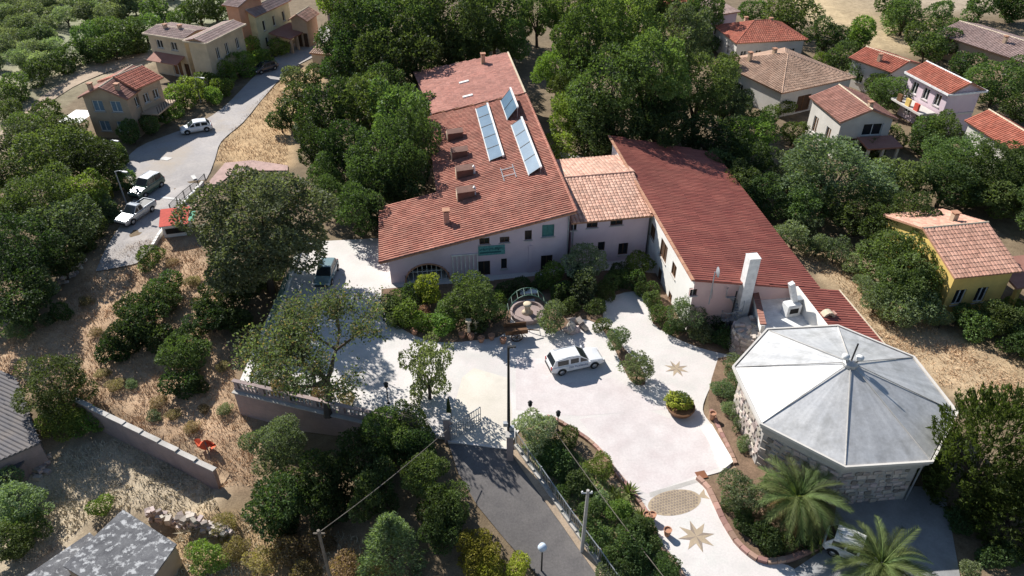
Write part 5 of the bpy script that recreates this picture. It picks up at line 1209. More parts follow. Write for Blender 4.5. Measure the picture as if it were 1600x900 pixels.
# timber well-head / cart by the courtyard edge
p = gp(806, 526); wc = thing('wooden_cart', 'old brown wooden cart with spoked wheels standing by the planted bed', 'cart', p, .15)
MB().box((0, 0, .75), (2.0, 1.1, .14)).obj('deck', M['wood'], wc)
for sy in (-1, 1):
    MB().box((0, sy * .54, .98), (2.0, .06, .34)).obj('side_board', M['wood'], wc)
    wl = MB().tube([(.5 * math.cos(t), sy * .68, .5 + .5 * math.sin(t)) for t in np.linspace(0, 2 * math.pi, 17)], .05, 6).obj('wheel', M['wood_dark'], wc)
    sp_ = MB()
    for k in range(4): t = k * math.pi / 4; sp_.tube([(.48 * math.cos(t), sy * .68, .5 + .48 * math.sin(t)), (-.48 * math.cos(t), sy * .68, .5 - .48 * math.sin(t))], .025, 4)
    sp_.obj('spokes', M['wood_dark'], wl)
MB().box((1.5, 0, .6), (1.2, .08, .08), 0, 0, .2).obj('shaft', M['wood_dark'], wc)
p = gp(900, 514); rk_ = thing('garden_rocks', 'pile of pinkish boulders beside the grey olive shrub', 'rocks', p)
for k in range(9):
    o = link('boulder', rub[k % 7], rk_); o.location = (random.uniform(-.9, .9), random.uniform(-.5, .6), .2 + .25 * (k > 5)); o.rotation_euler = (random.random(), random.random(), random.random() * 6); s_ = random.uniform(1.2, 1.9); o.scale = (s_, s_, s_ * 1.1)
def pot(u, v, label, r=.35, h=.6, z=0.0, group=None):
    p = gp(u, v, z); t = thing('plant_pot', label, 'plant pot', (p.x, p.y, z), 0, group); MB().lathe([(r*.65, 0), (r*.9, h*.5), (r, h*.9), (r*1.1, h), (r*.9, h), (r*.85, h*.85)], 12).obj('pot', M['terracotta'], t); return p, t
for u, v in ((722, 528), (736, 530), (752, 534), (768, 530), (786, 536), (648, 522)):
    pot(u, v, 'terracotta pot in the row along the front of the planted bed', .3, .5, group='pots along the bed')
for u, v, k in ((733, 525, 0), (744, 520, 1)):
    p = gp(u, v); st_ = thing('stone_column', ('pale stone column with a square top among the pots', 'slim pale stone pillar behind the pots')[k], 'column', p); MB().lathe([(.2, 0), (.14, .15), (.12, 1.5 - .4 * k), (.2, 1.7 - .4 * k)], 10).obj('shaft', M['wall_cream'], st_); MB().box((0, 0, 1.75 - .4 * k), (.5, .5, .12)).obj('capital', M['wall_cream'], st_)
# round brick planter on the driveway
p = gp(1062, 643); pl_ = thing('round_planter', 'round brown planter full of succulents standing on the white driveway', 'planter', p)
MB().lathe([(.75, 0), (1.0, .25), (1.15, .6), (1.05, .64), (.95, .5)], 20).obj('bowl', M['wood'], pl_)
# little red idol figures / pots at the bed edge
pot(1112, 655, 'small brown urn at the corner of the bed beside the octagonal hall', .25, .7)
for (u, v, lab) in ((892, 812, 'dark brown pot beside the brick edging of the driveway above the steps'), (1018, 812, 'brown urn on the brick edging near the fish mosaic'), (1042, 836, 'brown urn on the brick edging near the lower star')): pot(u if v != 812 or u > 1000 else 1010, v, lab, .26, .6)
# ================================================================== STREET KIOSK
kp = gt(279, 366); ks = thing('street_kiosk', 'small pale kiosk with a red canopy and scalloped white valance', 'kiosk', kp, .25)
MB().box((0, 1.0, 1.0), (4.0, 3.2, 2.4)).obj('wall', M['wall_white'], ks); MB().box((0, -.62, 1.0), (3.2, .05, .9)).obj('counter_opening', M['dark_inside'], ks)
MB().add([(-2.2, -1.3, 2.3), (2.2, -1.3, 2.3), (2.2, 2.9, 3.1), (-2.2, 2.9, 3.1), (-2.2, -1.3, 2.22), (2.2, -1.3, 2.22), (2.2, 2.9, 3.0), (-2.2, 2.9, 3.0)], [(0,1,2,3),(4,7,6,5),(0,4,5,1),(1,5,6,2),(2,6,7,3),(3,7,4,0)]).obj('canopy', M['red_cloth'], ks)
for k in range(11): MB().add([(-2.2 + k * .4, -1.32, 2.25), (-1.8 + k * .4, -1.32, 2.25), (-2.0 + k * .4, -1.34, 1.85)], [(0, 1, 2)]).obj('valance', M['white_paint'], ks)
MB().box((2.6, .6, 2.5), (.9, 3.0, .1)).obj('side_awning', M['green_cloth'], ks); ks.scale = (.68, .68, .72)
fence('street_railing', 'dark street railing beside the red-canopied kiosk', [gt(u, v) for u, v in [(268, 332), (300, 302), (322, 284)]], lambda x, y: th(x, y) + .1, 1.0, 1.5, 'metal_dark', bar_step=.2)
run_wall('street_wall', 'low pale kerb wall between the street and the kiosk', [(240, 388), (262, 352), (285, 325), (318, 288)], .45, .3, 'wall_white')
# ================================================================== VEGETATION
def unit(v): return v / (np.linalg.norm(v, axis=-1, keepdims=True) + 1e-9)
def leaves_mesh(name, P, N, size, asp, seed, droop=0.0, fold=0.25):
    """P leaf centres, N rough outward direction; rhombic two-triangle leaves in random tilt"""
    r = np.random.default_rng(seed); n = len(P)
    d = unit(N + r.normal(0, .75, (n, 3))); d[:, 2] -= droop; d = unit(d)
    t = unit(np.cross(d, r.normal(0, 1, (n, 3)))); nn = np.cross(t, d)
    s = size * r.uniform(.6, 1.35, (n, 1))
    a = P - d * s * .5; c = P + d * s * .5; b = P + t * s * asp * .5 + nn * s * fold * .3; e = P - t * s * asp * .5 + nn * s * fold * .3
    V = np.stack([a, b, c, e], 1).reshape(-1, 3); F = np.arange(4 * n).reshape(n, 4)
    return np_mesh(name, V, F, M['leaf_mid'])
def crown(seed, n, size, asp=.6, lobes=14, lr=(.34, .52), spread=.62, flat=1.0, hollow=.62, droop=0.0, inner=.18, up=.15):
    r = np.random.default_rng(seed); C = unit(r.normal(0, 1, (lobes, 3))) * (spread * r.uniform(.55, 1.0, (lobes, 1))); C[:, 2] = C[:, 2] * flat + up * .3
    C[0] = (0, 0, .15); Rl = r.uniform(*lr, lobes); Rl[0] = .5
    P, N = [], []
    w = Rl ** 2; w /= w.sum()
    for i in range(lobes):
        m = int(n * 1.7 * w[i]); d = unit(r.normal(0, 1, (m, 3))); q = r.uniform(hollow, 1.0, (m, 1)) ** .6 * Rl[i] * (1 + .14 * np.sin(d[:, :1] * 9 + i) * np.cos(d[:, 1:2] * 8 + 2 * i))
        p = C[i] + d * q; keep = np.ones(m, bool)
        for j in range(lobes):
            if j != i: keep &= (np.linalg.norm(p - C[j], axis=1) > Rl[j] * .78) | (r.uniform(0, 1, m) < inner)
        P.append(p[keep]); N.append(unit(d[keep] + .5 * unit(p[keep])))
    P = np.concatenate(P); N = np.concatenate(N); k = r.permutation(len(P))[:n]; P, N = P[k], N[k]
    ext = np.quantile(np.abs(P), .985, axis=0); P = P / np.array([max(ext[0], ext[1])] * 2 + [ext[2]])
    return leaves_mesh('crown', P, N, size, asp, seed + 1, droop)
def spray_crown(seed, branches, per, size, asp, cone=False, upward=.35, wid=.10):
    """feathery crown of outward sprays (conifers)"""
    r = np.random.default_rng(seed); P, N = [], []
    for _ in range(branches):
        z = r.uniform(-.95, 1.0); rad = ((1 - (z + 1) / 2) ** .75 * .95 + .06) if cone else math.sqrt(max(.02, 1 - z * z * .9)) * r.uniform(.75, 1.0)
        a = r.uniform(0, 2 * math.pi); L_ = r.uniform(.30, .5); d = np.array([math.cos(a), math.sin(a), upward + .3 * z]); d /= np.linalg.norm(d)
        tip = np.array([math.cos(a) * rad, math.sin(a) * rad, z]); t = r.uniform(0, 1, (per, 1)) ** .8
        wd = wid * (1 - t * .8)
        p = tip - d * L_ * (1 - t) + r.normal(0, 1, (per, 3)) * wd; P.append(p); N.append(np.repeat(d[None], per, 0) * 1.6 + r.normal(0, .3, (per, 3)))
    return leaves_mesh('crown', np.concatenate(P), np.concatenate(N), size, asp, seed + 1)
CROWNS = {
 'oakL': [crown(11 + i, 13000, .060, .62, 30, (.18, .34), .78, inner=.10) for i in range(4)],
 'oak': [crown(21 + i, 6500, .086, .62, 22, (.20, .38), .74, inner=.12) for i in range(5)],
 'oakS': [crown(31 + i, 3000, .135, .6, 12, (.32, .5), .58) for i in range(4)],
 'bush': [crown(41 + i, 1700, .19, .5, 9, (.36, .55), .52) for i in range(4)],
 'oliveL': [crown(51 + i, 5200, .105, .36, 18, (.26, .4), .72, inner=.35) for i in range(3)],
 'olive': [crown(61 + i, 2600, .15, .36, 13, (.28, .42), .66, inner=.35) for i in range(3)],
 'pine': [crown(71 + i, 13000, .066, .60, 30, (.17, .28), .88, inner=.03, hollow=.6) for i in range(3)],
 'umbrella': [crown(81, 40000, .050, .6, 60, (.16, .30), .80, inner=.2)],
 'sparse': [crown(91 + i, 4600, .10, .5, 26, (.14, .26), .82, inner=.6) for i in range(2)],
 'conifer': [spray_crown(101, 560, 30, .085, .26, False, .85, .05)],
 'cone': [spray_crown(111, 260, 34, .10, .26, True, .55)],
}
def trunk_mesh(seed, limbs=6, r0=.07, fork=.35):
    r = random.Random(seed); mb = MB(); mb.tube([(0, 0, -.12), (.02, .01, fork * .5), (r.uniform(-.05, .05), r.uniform(-.05, .05), fork), (0, 0, .85)], [r0 * 1.3, r0, r0 * .85, r0 * .3], 8)
    for k in range(limbs):
        a = 2 * math.pi * (k + r.random() * .6) / limbs; q = r.uniform(.45, .75)
        mb.tube([(0, 0, fork * r.uniform(.75, 1.2)), (math.cos(a) * q * .45, math.sin(a) * q * .45, fork + .3), (math.cos(a) * q, math.sin(a) * q, fork + r.uniform(.5, .8))], [r0 * .6, r0 * .42, r0 * .15], 6)
    me = mb.mesh('trunk'); me.materials.append(M['bark']); return me
TRUNKS = [trunk_mesh(s) for s in range(4)]
def set_mat(o, m): o.material_slots[0].link = 'OBJECT'; o.material_slots[0].material = M[m]
tc_count = [0]
def plant(u, v, wpx, shape, m, label, kc=1.1, q=.78, group=None, name='tree', cat='tree', bark='bark'):
    """crown centre and crown width as measured in the photograph; kc = centre height / radius, q = half height / radius"""
    z = 0.0; Rr = 3.0; wpx = wpx * .95
    for _ in range(12):
        g = gp(u, v, z + kc * Rr); z = .5 * z + .5 * th(g.x, g.y); c = gp(u, v, z + kc * Rr); Rr = .5 * Rr + .5 * wpx / 2 / px_per_m(c)
    c = gp(u, v, z + kc * Rr); base = (c.x, c.y, th(c.x, c.y)); zc = c.z - base[2]
    kind = shape
    if shape == 'oak': kind = 'oakL' if wpx > 105 else ('oak' if wpx > 58 else ('oakS' if wpx > 34 else 'bush'))
    if shape == 'olive': kind = 'oliveL' if wpx > 75 else 'olive'
    me = random.choice(CROWNS[kind]); tc_count[0] += 1
    if name == 'shrub':
        o = link('shrub', me); set_mat(o, m); o.location = (base[0], base[1], base[2] + max(zc, Rr * q * .8)); o.scale = (Rr, Rr * random.uniform(.9, 1.1), Rr * q); o.rotation_euler = (0, 0, random.uniform(0, 6.28))
        return tag(o, label, cat, group)
    t = thing(name, label, cat, base, random.uniform(0, 6.28), group)
    o = link('crown', me, t); set_mat(o, m); o.location = (0, 0, zc); o.scale = (Rr, Rr * random.uniform(.9, 1.1), Rr * q); o.rotation_euler = (random.uniform(-.12, .12), random.uniform(-.12, .12), 0)
    k = link('trunk', random.choice(TRUNKS), t); set_mat(k, bark); k.scale = (Rr * .85, Rr * .85, zc * 1.05)
    return t
TONE = {'leaf_sage': 'pale grey-green', 'leaf_dark': 'dark green', 'leaf_mid': 'mid-green', 'leaf_bright': 'light green', 'leaf_olive': 'grey-green', 'leaf_grey': 'dull olive-green', 'leaf_yellow': 'yellow-green', 'leaf_pine': 'yellowish green', 'leaf_brown': 'brown', 'leaf_white': 'silvery'}
DROP = {'dark', 'green', 'light', 'bright', 'pale', 'grey-green', 'yellow-green', 'brown', 'dry', 'mixed', 'low', 'tall', 'large', 'broad', 'dense', 'yellow-green'}
def many(spec, shape, m, label, group=None, **kw):
    ws = label.split()
    while ws[0] in DROP: ws = ws[1:]
    med = sorted(q[2] for q in spec)[len(spec) // 2]
    for s in spec:
        mm = s[3] if len(s) > 3 else m
        size = 'large ' if s[2] > med * 1.22 else ('small ' if s[2] < med * .8 else '')
        plant(s[0], s[1], s[2], shape, mm, size + TONE[mm] + ' ' + ' '.join(ws), group=group, **kw)
SH = dict(name='shrub', cat='shrub', kc=.62, q=.8)
# --- groves and rows whose trees only their place tells apart
many([(80, 238, 110, 'leaf_mid'), (145, 250, 92), (62, 312, 112, 'leaf_mid'), (38, 392, 120), (104, 348, 98, 'leaf_grey'), (28, 462, 106), (128, 300, 76, 'leaf_bright'), (10, 335, 84, 'leaf_mid'), (0, 270, 80), (95, 408, 66, 'leaf_mid'), (40, 222, 76, 'leaf_grey'), (66, 445, 66, 'leaf_olive')], 'oak', 'leaf_dark', 'dark evergreen oak in the dense grove left of the village street', 'oaks left of the street')
many([(135, 62, 66), (165, 50, 62), (200, 56, 66), (226, 46, 56), (178, 74, 54), (145, 80, 50), (212, 70, 40), (250, 22, 60), (310, 14, 66), (280, 32, 46), (335, 14, 50), (112, 86, 46), (60, 112, 52), (92, 98, 44), (28, 134, 52), (5, 146, 46), (12, 172, 46)], 'oak', 'leaf_mid', 'round tree in the tall hedge line along the earth track', 'hedge trees along the earth track', kc=.8)
grove = [(u + random.uniform(-9, 9), v + random.uniform(-4, 4), random.uniform(26, 46)) for v in (-14, 4, 22, 40, 58, 76, 96) for u in range(-20, 300, 21) if u < 250 - v * 1.9 and not (u > 95 and v > 35)]
many(grove, 'olive', 'leaf_sage', 'grey-green olive tree in the grove beyond the earth track', 'olive grove trees', kc=.9, q=.8)
many([(60, 60, 50), (35, 30, 46), (130, 18, 46), (190, 8, 50)], 'oak', 'leaf_grey', 'mixed grey-green bushy tree standing in the olive grove', 'bushy trees in the grove', kc=.8)
many([(75, 182, 60), (48, 198, 66), (100, 208, 70), (130, 220, 56), (205, 207, 46), (232, 196, 40), (175, 238, 44)], 'oak', 'leaf_mid', 'green garden tree below the blue-shuttered house', 'garden trees below the blue-shuttered house', kc=.9)
many([(255, 178, 40), (270, 165, 44), (284, 150, 50), (300, 138, 52), (320, 128, 46), (345, 136, 38), (330, 150, 36), (372, 100, 50), (392, 78, 48), (380, 62, 36), (412, 92, 38), (437, 74, 34), (355, 112, 44)], 'oak', 'leaf_bright', 'light green garden tree in the hedge along the village street', 'street hedge trees', kc=.8)
many([(455, 122, 46, 'leaf_grey'), (450, 172, 56), (470, 148, 50), (438, 188, 40), (492, 118, 44), (480, 200, 50)], 'oak', 'leaf_dark', 'dark tree on the dry bank beside the village street', 'bank trees beside the street')
many([(560, 48, 120), (622, 38, 130, 'leaf_mid'), (700, 36, 130), (772, 30, 100, 'leaf_mid'), (545, 92, 84), (592, 100, 96), (648, 84, 100), (700, 70, 80), (745, 55, 80), (535, 20, 80, 'leaf_bright'), (580, 0, 90), (660, -5, 100), (740, -5, 100), (800, 60, 70, 'leaf_mid')], 'oak', 'leaf_dark', 'dark evergreen oak in the dense wood behind the long tiled house', 'oaks behind the long house', kc=1.3, q=1.0)
many([(512, 178, 96), (490, 232, 72), (572, 168, 100, 'leaf_mid'), (622, 182, 110, 'leaf_mid'), (602, 246, 116), (540, 232, 90), (508, 268, 62), (574, 298, 74), (618, 292, 64), (548, 150, 70), (600, 140, 80), (655, 170, 60), (556, 328, 76), (516, 305, 66), (586, 338, 46)], 'oak', 'leaf_dark', 'dark leafy tree pressed against the left side of the long tiled house', 'trees beside the long house', kc=1.25, q=1.0)
plant(652, 218, 74, 'oak', 'leaf_dark', 'tall dark tree shading the lower edge of the long tiled roof', kc=2.2, q=1.3)
plant(640, 264, 84, 'oak', 'leaf_dark', 'dense dark tree overhanging the corner of the long tiled roof', kc=1.7, q=1.2)
many([(895, 18, 100), (870, 108, 80, 'leaf_bright'), (840, 20, 84), (1100, 20, 80), (945, -5, 100, 'leaf_mid'), (1030, -10, 100), (885, 140, 70), (1030, 170, 90, 'leaf_mid'), (1135, 108, 56), (1130, 165, 80, 'leaf_olive')], 'pine', 'leaf_pine', 'tall yellow-green pine in the park behind the houses', 'park pines', kc=1.35, q=.95, bark='bark')
plant(985, 42, 128, 'pine', 'leaf_pine', 'tallest yellow-green pine in the middle of the park', kc=2.5, q=1.1)
plant(908, 72, 118, 'pine', 'leaf_pine', 'very tall slim pine behind the bright tree at the solar roof', kc=2.7, q=1.1)
plant(948, 138, 128, 'oakL', 'leaf_mid', 'tall broad dark-limbed tree standing right behind the peach tiled roof', kc=2.0, q=1.0)
plant(1022, 112, 122, 'pine', 'leaf_pine', 'tall pine shading the back of the red-roofed wing', kc=2.4, q=1.05)
plant(1072, 66, 110, 'pine', 'leaf_olive', 'greyish pine at the village side of the park', kc=2.3, q=1.0)
plant(1092, 138, 112, 'oakL', 'leaf_mid', 'tall green tree between the park pines and the tan hipped roof', kc=1.6, q=.9)
many([(962, 198, 130), (1040, 205, 120), (1112, 215, 100), (1155, 285, 76), (1125, 260, 70), (1190, 300, 70), (935, 215, 90), (1180, 250, 80)], 'oak', 'leaf_dark', 'dark shaded tree at the foot of the park pines', 'shaded trees below the pines')
many([(890, 185, 92), (870, 230, 60)], 'oak', 'leaf_bright', 'bright green leafy tree beside the roof with the solar panels', 'bright trees beside the solar roof', kc=1.2)
plant(1176, 212, 84, 'oak', 'leaf_bright', 'light yellow-green broadleaf tree at the right edge of the park pines', kc=1.1)
many([(1305, 268, 180, 'leaf_grey'), (1392, 286, 110), (1240, 268, 90, 'leaf_grey'), (1345, 330, 110), (1262, 320, 86), (1232, 330, 60)], 'oak', 'leaf_mid', 'large rounded oak between the red-roofed wing and the village', 'large oaks between wing and village', kc=.85, q=.62)
many([(1412, 352, 120), (1432, 410, 110), (1395, 400, 100), (1445, 452, 86), (1405, 452, 80)], 'oak', 'leaf_mid', 'leafy oak in front of the yellow house', 'oaks in front of the yellow house', kc=1.0)
many([(1500, 250, 112), (1556, 264, 130), (1600, 265, 100), (1478, 286, 106), (1560, 305, 90), (1520, 300, 80), (1600, 305, 80)], 'oak', 'leaf_mid', 'broad oak crown in the row behind the yellow house', 'oaks behind the yellow house', kc=.85, q=.65)
many([(1235, 18, 86), (1350, 52, 60, 'leaf_bright'), (1290, 58, 70), (1415, 24, 72), (1445, 55, 60), (1535, 8, 60), (1585, 14, 50), (1482, 66, 56), (1448, 74, 56), (1560, 128, 92), (1510, 100, 54), (1352, 112, 56), (1392, 148, 66), (1375, 135, 50), (1480, 205, 70), (1592, 168, 54), (1395, 5, 56), (1320, 92, 60), (1175, 20, 50), (1600, 130, 50), (1590, 8, 60), (1470, 20, 46), (1205, 52, 46), (1090, 60, 36), (1490, 45, 40), (1455, 205, 60), (1135, 138, 40), (1163, 166, 46, 'leaf_olive'), (1198, 188, 50), (1226, 168, 34, 'leaf_bright'), (1240, 208, 48), (1425, 162, 38, 'leaf_dark'), (1400, 212, 40), (1440, 222, 44, 'leaf_dark'), (1360, 232, 44), (1110, 66, 40, 'leaf_dark'), (1290, 96, 36, 'leaf_bright'), (1225, 30, 40), (1530, 190, 30, 'leaf_olive'), (1345, 60, 40, 'leaf_dark')], 'oak', 'leaf_mid', 'green garden tree among the red-roofed village houses', 'village garden trees', kc=.9)
many([(1240, 372, 62), (1278, 384, 50), (1305, 392, 52), (1332, 412, 44), (1370, 470, 58), (1402, 488, 64), (1438, 484, 62), (1350, 445, 40), (1472, 500, 40), (1262, 352, 46)], 'olive', 'leaf_olive', 'pale olive tree on the dry slope beside the red-roofed wing', 'olives beside the red-roofed wing', kc=.85)
many([(1560, 498, 76), (1526, 508, 56), (1592, 505, 66), (1582, 478, 34, 'leaf_bright'), (1500, 490, 44), (1600, 540, 60)], 'oak', 'leaf_mid', 'dense shrub tree below the windows of the yellow house', 'shrub trees below the yellow house', kc=.8)
# --- single trees
plant(402, 360, 206, 'umbrella', 'leaf_dusty', 'huge dull olive-green tree overhanging the green courtyard railing', kc=1.25, q=.85)
many([(345, 468, 90), (330, 500, 70), (375, 440, 80), (420, 430, 60), (365, 500, 60)], 'oak', 'leaf_dark', 'dark undergrowth tree at the foot of the huge olive-green tree', 'undergrowth below the huge tree', kc=.7)
plant(668, 580, 86, 'sparse', 'leaf_grey', 'slender see-through tree standing beside the gate', kc=1.5, q=1.6)
plant(732, 464, 92, 'oak', 'leaf_mid', 'round green tree in the planted bed in front of the lilac facade', kc=1.15)
plant(672, 449, 52, 'oakS', 'leaf_yellow', 'golden yellow-green tree in front of the arch', kc=1.2)
plant(915, 408, 72, 'oak', 'leaf_white', 'silvery leaved tree in front of the connecting wing', kc=1.2)
plant(916, 448, 60, 'oak', 'leaf_grey', 'dull rounded shrub tree below the silvery tree', kc=.8)
plant(862, 432, 50, 'oakS', 'leaf_bright', 'bright green shrub at the foot of the lilac facade', **{**SH, 'kc': .9})
plant(996, 412, 48, 'oakS', 'leaf_bright', 'bright green shrub in the elbow by the sunlit white wall', **{**SH, 'kc': .9})
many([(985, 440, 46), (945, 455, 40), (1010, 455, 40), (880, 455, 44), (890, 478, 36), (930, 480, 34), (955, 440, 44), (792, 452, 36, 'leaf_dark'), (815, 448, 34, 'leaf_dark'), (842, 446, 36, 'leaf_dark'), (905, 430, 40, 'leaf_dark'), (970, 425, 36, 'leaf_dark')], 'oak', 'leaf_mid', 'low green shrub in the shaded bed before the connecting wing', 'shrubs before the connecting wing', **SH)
many([(612, 478, 50), (642, 492, 56, 'leaf_bright'), (625, 470, 44), (664, 508, 44, 'leaf_bright'), (690, 506, 50, 'leaf_bright'), (652, 462, 50), (705, 488, 56), (745, 500, 52, 'leaf_dark'), (772, 488, 40, 'leaf_dark'), (782, 466, 28, 'leaf_bright'), (620, 500, 36)], 'oak', 'leaf_mid', 'leafy shrub in the planted bed in front of the arch', 'shrubs in front of the arch', **SH)
plant(664, 486, 22, 'bush', 'leaf_pink', 'small pink flowering shrub among the green shrubs of the bed', **SH)
plant(862, 496, 54, 'olive', 'leaf_olive', 'grey-green olive shrub beside the pinkish boulders', kc=.9, q=.95)
plant(967, 530, 46, 'olive', 'leaf_olive', 'small olive tree at the narrow bed between the two driveways', kc=1.0, q=.9)
plant(996, 576, 54, 'olive', 'leaf_olive', 'small olive tree at the tip of the narrow bed near the star', kc=.9, q=.9)
plant(1073, 494, 62, 'oliveL', 'leaf_olive', 'silvery olive tree against the front of the red-roofed wing', kc=1.1, q=.95)
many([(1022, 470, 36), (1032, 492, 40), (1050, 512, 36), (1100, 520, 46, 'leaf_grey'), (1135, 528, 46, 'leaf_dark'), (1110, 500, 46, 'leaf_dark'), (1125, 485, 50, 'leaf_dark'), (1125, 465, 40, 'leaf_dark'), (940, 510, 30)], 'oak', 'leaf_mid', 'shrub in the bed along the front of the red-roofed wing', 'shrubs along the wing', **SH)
many([(1146, 572, 40), (1130, 610, 42), (1146, 598, 40), (1142, 640, 36), (1156, 662, 36), (1166, 692, 34), (1150, 625, 34)], 'olive', 'leaf_olive', 'grey-green shrub in the bed along the lit wall of the octagonal hall', 'shrubs beside the octagonal hall', **SH)
plant(1062, 626, 46, 'bush', 'leaf_yellow', 'low yellow-brown succulent clump filling the round planter', kc=.75, q=.5, name='shrub', cat='shrub')
plant(1060, 624, 34, 'bush', 'leaf_mid', 'dark green succulent clump in the middle of the round planter', kc=1.15, q=.6, name='shrub', cat='shrub')
# front garden between lane and driveway
plant(836, 676, 82, 'oak', 'leaf_white', 'white-flowered shrub beside the gate pole', **{**SH, 'kc': .8})
many([(888, 688, 44), (862, 712, 60, 'leaf_dark'), (885, 735, 50, 'leaf_dark'), (910, 755, 50, 'leaf_dark'), (940, 730, 46, 'leaf_bright'), (925, 800, 44), (930, 835, 50), (985, 838, 56), (1008, 822, 44), (965, 800, 46, 'leaf_bright'), (1000, 870, 56, 'leaf_dark'), (960, 870, 46), (1040, 885, 46), (985, 892, 50, 'leaf_dark'), (880, 770, 30), (1020, 850, 30), (945, 780, 30, 'leaf_olive'), (955, 900, 50, 'leaf_olive')], 'oak', 'leaf_mid', 'green shrub on the garden slope between the lane and the white driveway', 'garden slope shrubs', **SH)
# palm bed
plant(1160, 772, 90, 'oliveL', 'leaf_olive', 'bushy grey-green olive in the palm bed', kc=.85, q=.8)
many([(1190, 840, 60, 'leaf_dark'), (1165, 815, 44, 'leaf_dark'), (1215, 850, 50), (1260, 840, 46, 'leaf_dark'), (1205, 760, 36), (1140, 790, 30)], 'oak', 'leaf_mid', 'low dark shrub growing under the big palm', 'shrubs under the palm', **SH)
# lower left
plant(82, 602, 112, 'oak', 'leaf_mid', 'round yellow-green bush tree beside the corrugated shed', kc=.75, q=.7)
many([(95, 662, 70, 'leaf_bright'), (140, 660, 54, 'leaf_bright')], 'oak', 'leaf_bright', 'bright green shrub beside the long weathered wall', 'bright shrubs beside the wall', **SH)
many([(220, 500, 84), (195, 530, 70), (250, 470, 70), (172, 552, 58), (240, 525, 60), (262, 450, 56), (210, 480, 56)], 'oak', 'leaf_dark', 'dark prickly shrub in the clump on the dry slope', 'shrub clump on the dry slope', **SH)
many([(288, 560, 80, 'leaf_mid'), (295, 530, 54), (282, 600, 60), (310, 600, 40)], 'oak', 'leaf_dark', 'tall green shrub on the dry slope near the retaining wall', 'tall shrubs near the retaining wall', **SH)
plant(232, 402, 44, 'oak', 'leaf_mid', 'round dark green bush at the foot of the village street', **SH)
many([(95, 490, 38), (30, 515, 42, 'leaf_olive'), (70, 500, 28, 'leaf_olive')], 'oak', 'leaf_mid', 'low bush at the foot of the dry stone wall', 'bushes by the dry stone wall', **SH)
many([(172, 275, 48, 'leaf_olive'), (198, 285, 40), (150, 318, 50, 'leaf_olive'), (175, 330, 44, 'leaf_grey'), (150, 360, 44), (128, 382, 44, 'leaf_dark'), (165, 300, 34, 'leaf_yellow'), (180, 250, 40)], 'oak', 'leaf_mid', 'roadside bush on the bank of the village street', 'roadside bushes', **SH)
many([(28, 790, 96, 'leaf_olive'), (10, 850, 80), (45, 825, 60), (5, 760, 60, 'leaf_olive')], 'oak', 'leaf_mid', 'light green shrub tree at the edge of the pale yard', 'shrub trees of the pale yard', kc=.8)
plant(157, 792, 38, 'bush', 'leaf_bright', 'single vivid green bush beside the mottled hut roof', **SH)
plant(322, 872, 64, 'olive', 'leaf_bright', 'yellow-green airy shrub at the corner of the mottled hut', **SH)
plant(430, 698, 104, 'oakL', 'leaf_olive', 'olive-green rounded tree at the foot of the retaining wall', kc=1.1, q=.8)
many([(600, 682, 90, 'leaf_mid'), (635, 672, 80, 'leaf_mid'), (560, 722, 100), (500, 752, 110), (440, 792, 110), (590, 770, 100), (665, 745, 84, 'leaf_mid'), (700, 792, 76, 'leaf_mid'), (680, 800, 80), (520, 790, 80), (440, 815, 60), (650, 700, 70), (690, 830, 70)], 'oak', 'leaf_dark', 'dark tree in the shaded grove below the retaining wall', 'grove below the retaining wall', kc=1.1, q=.95)
plant(610, 846, 132, 'cone', 'leaf_olive', 'broad grey-green cypress rising from the dark grove', kc=1.2, q=1.2)
many([(745, 862, 78), (805, 886, 50), (765, 892, 56)], 'oak', 'leaf_yellow', 'yellow-green bush beside the asphalt lane', 'yellow bushes beside the lane', **SH)
many([(450, 862, 70), (500, 850, 56), (410, 880, 60), (540, 885, 60), (370, 860, 46), (475, 895, 60), (590, 900, 50), (350, 825, 46)], 'olive', 'leaf_brown', 'dry brown scrub bush in front of the dark grove', 'dry scrub bushes', **SH)
many([(420, 612, 46), (470, 628, 46), (440, 602, 36, 'leaf_brown'), (595, 650, 30), (500, 622, 40, 'leaf_brown'), (545, 640, 30, 'leaf_brown')], 'oak', 'leaf_mid', 'trailing plant hanging over the pierced parapet', 'trailing plants on the parapet', name='shrub', cat='shrub', kc=.9, q=.8)
# big dark conifer beside the octagonal hall
plant(1545, 708, 215, 'conifer', 'leaf_conifer', 'big dark feathery conifer beside the octagonal hall', kc=1.05, q=1.15)
plant(1590, 800, 160, 'conifer', 'leaf_conifer', 'lower dark conifer growing against the big feathery conifer', kc=.8, q=.9)
many([(1520, 895, 40, 'leaf_olive'), (1500, 815, 46), (1560, 870, 60)], 'oak', 'leaf_dark', 'low shrub at the foot of the big conifer', 'shrubs at the conifer', **SH)

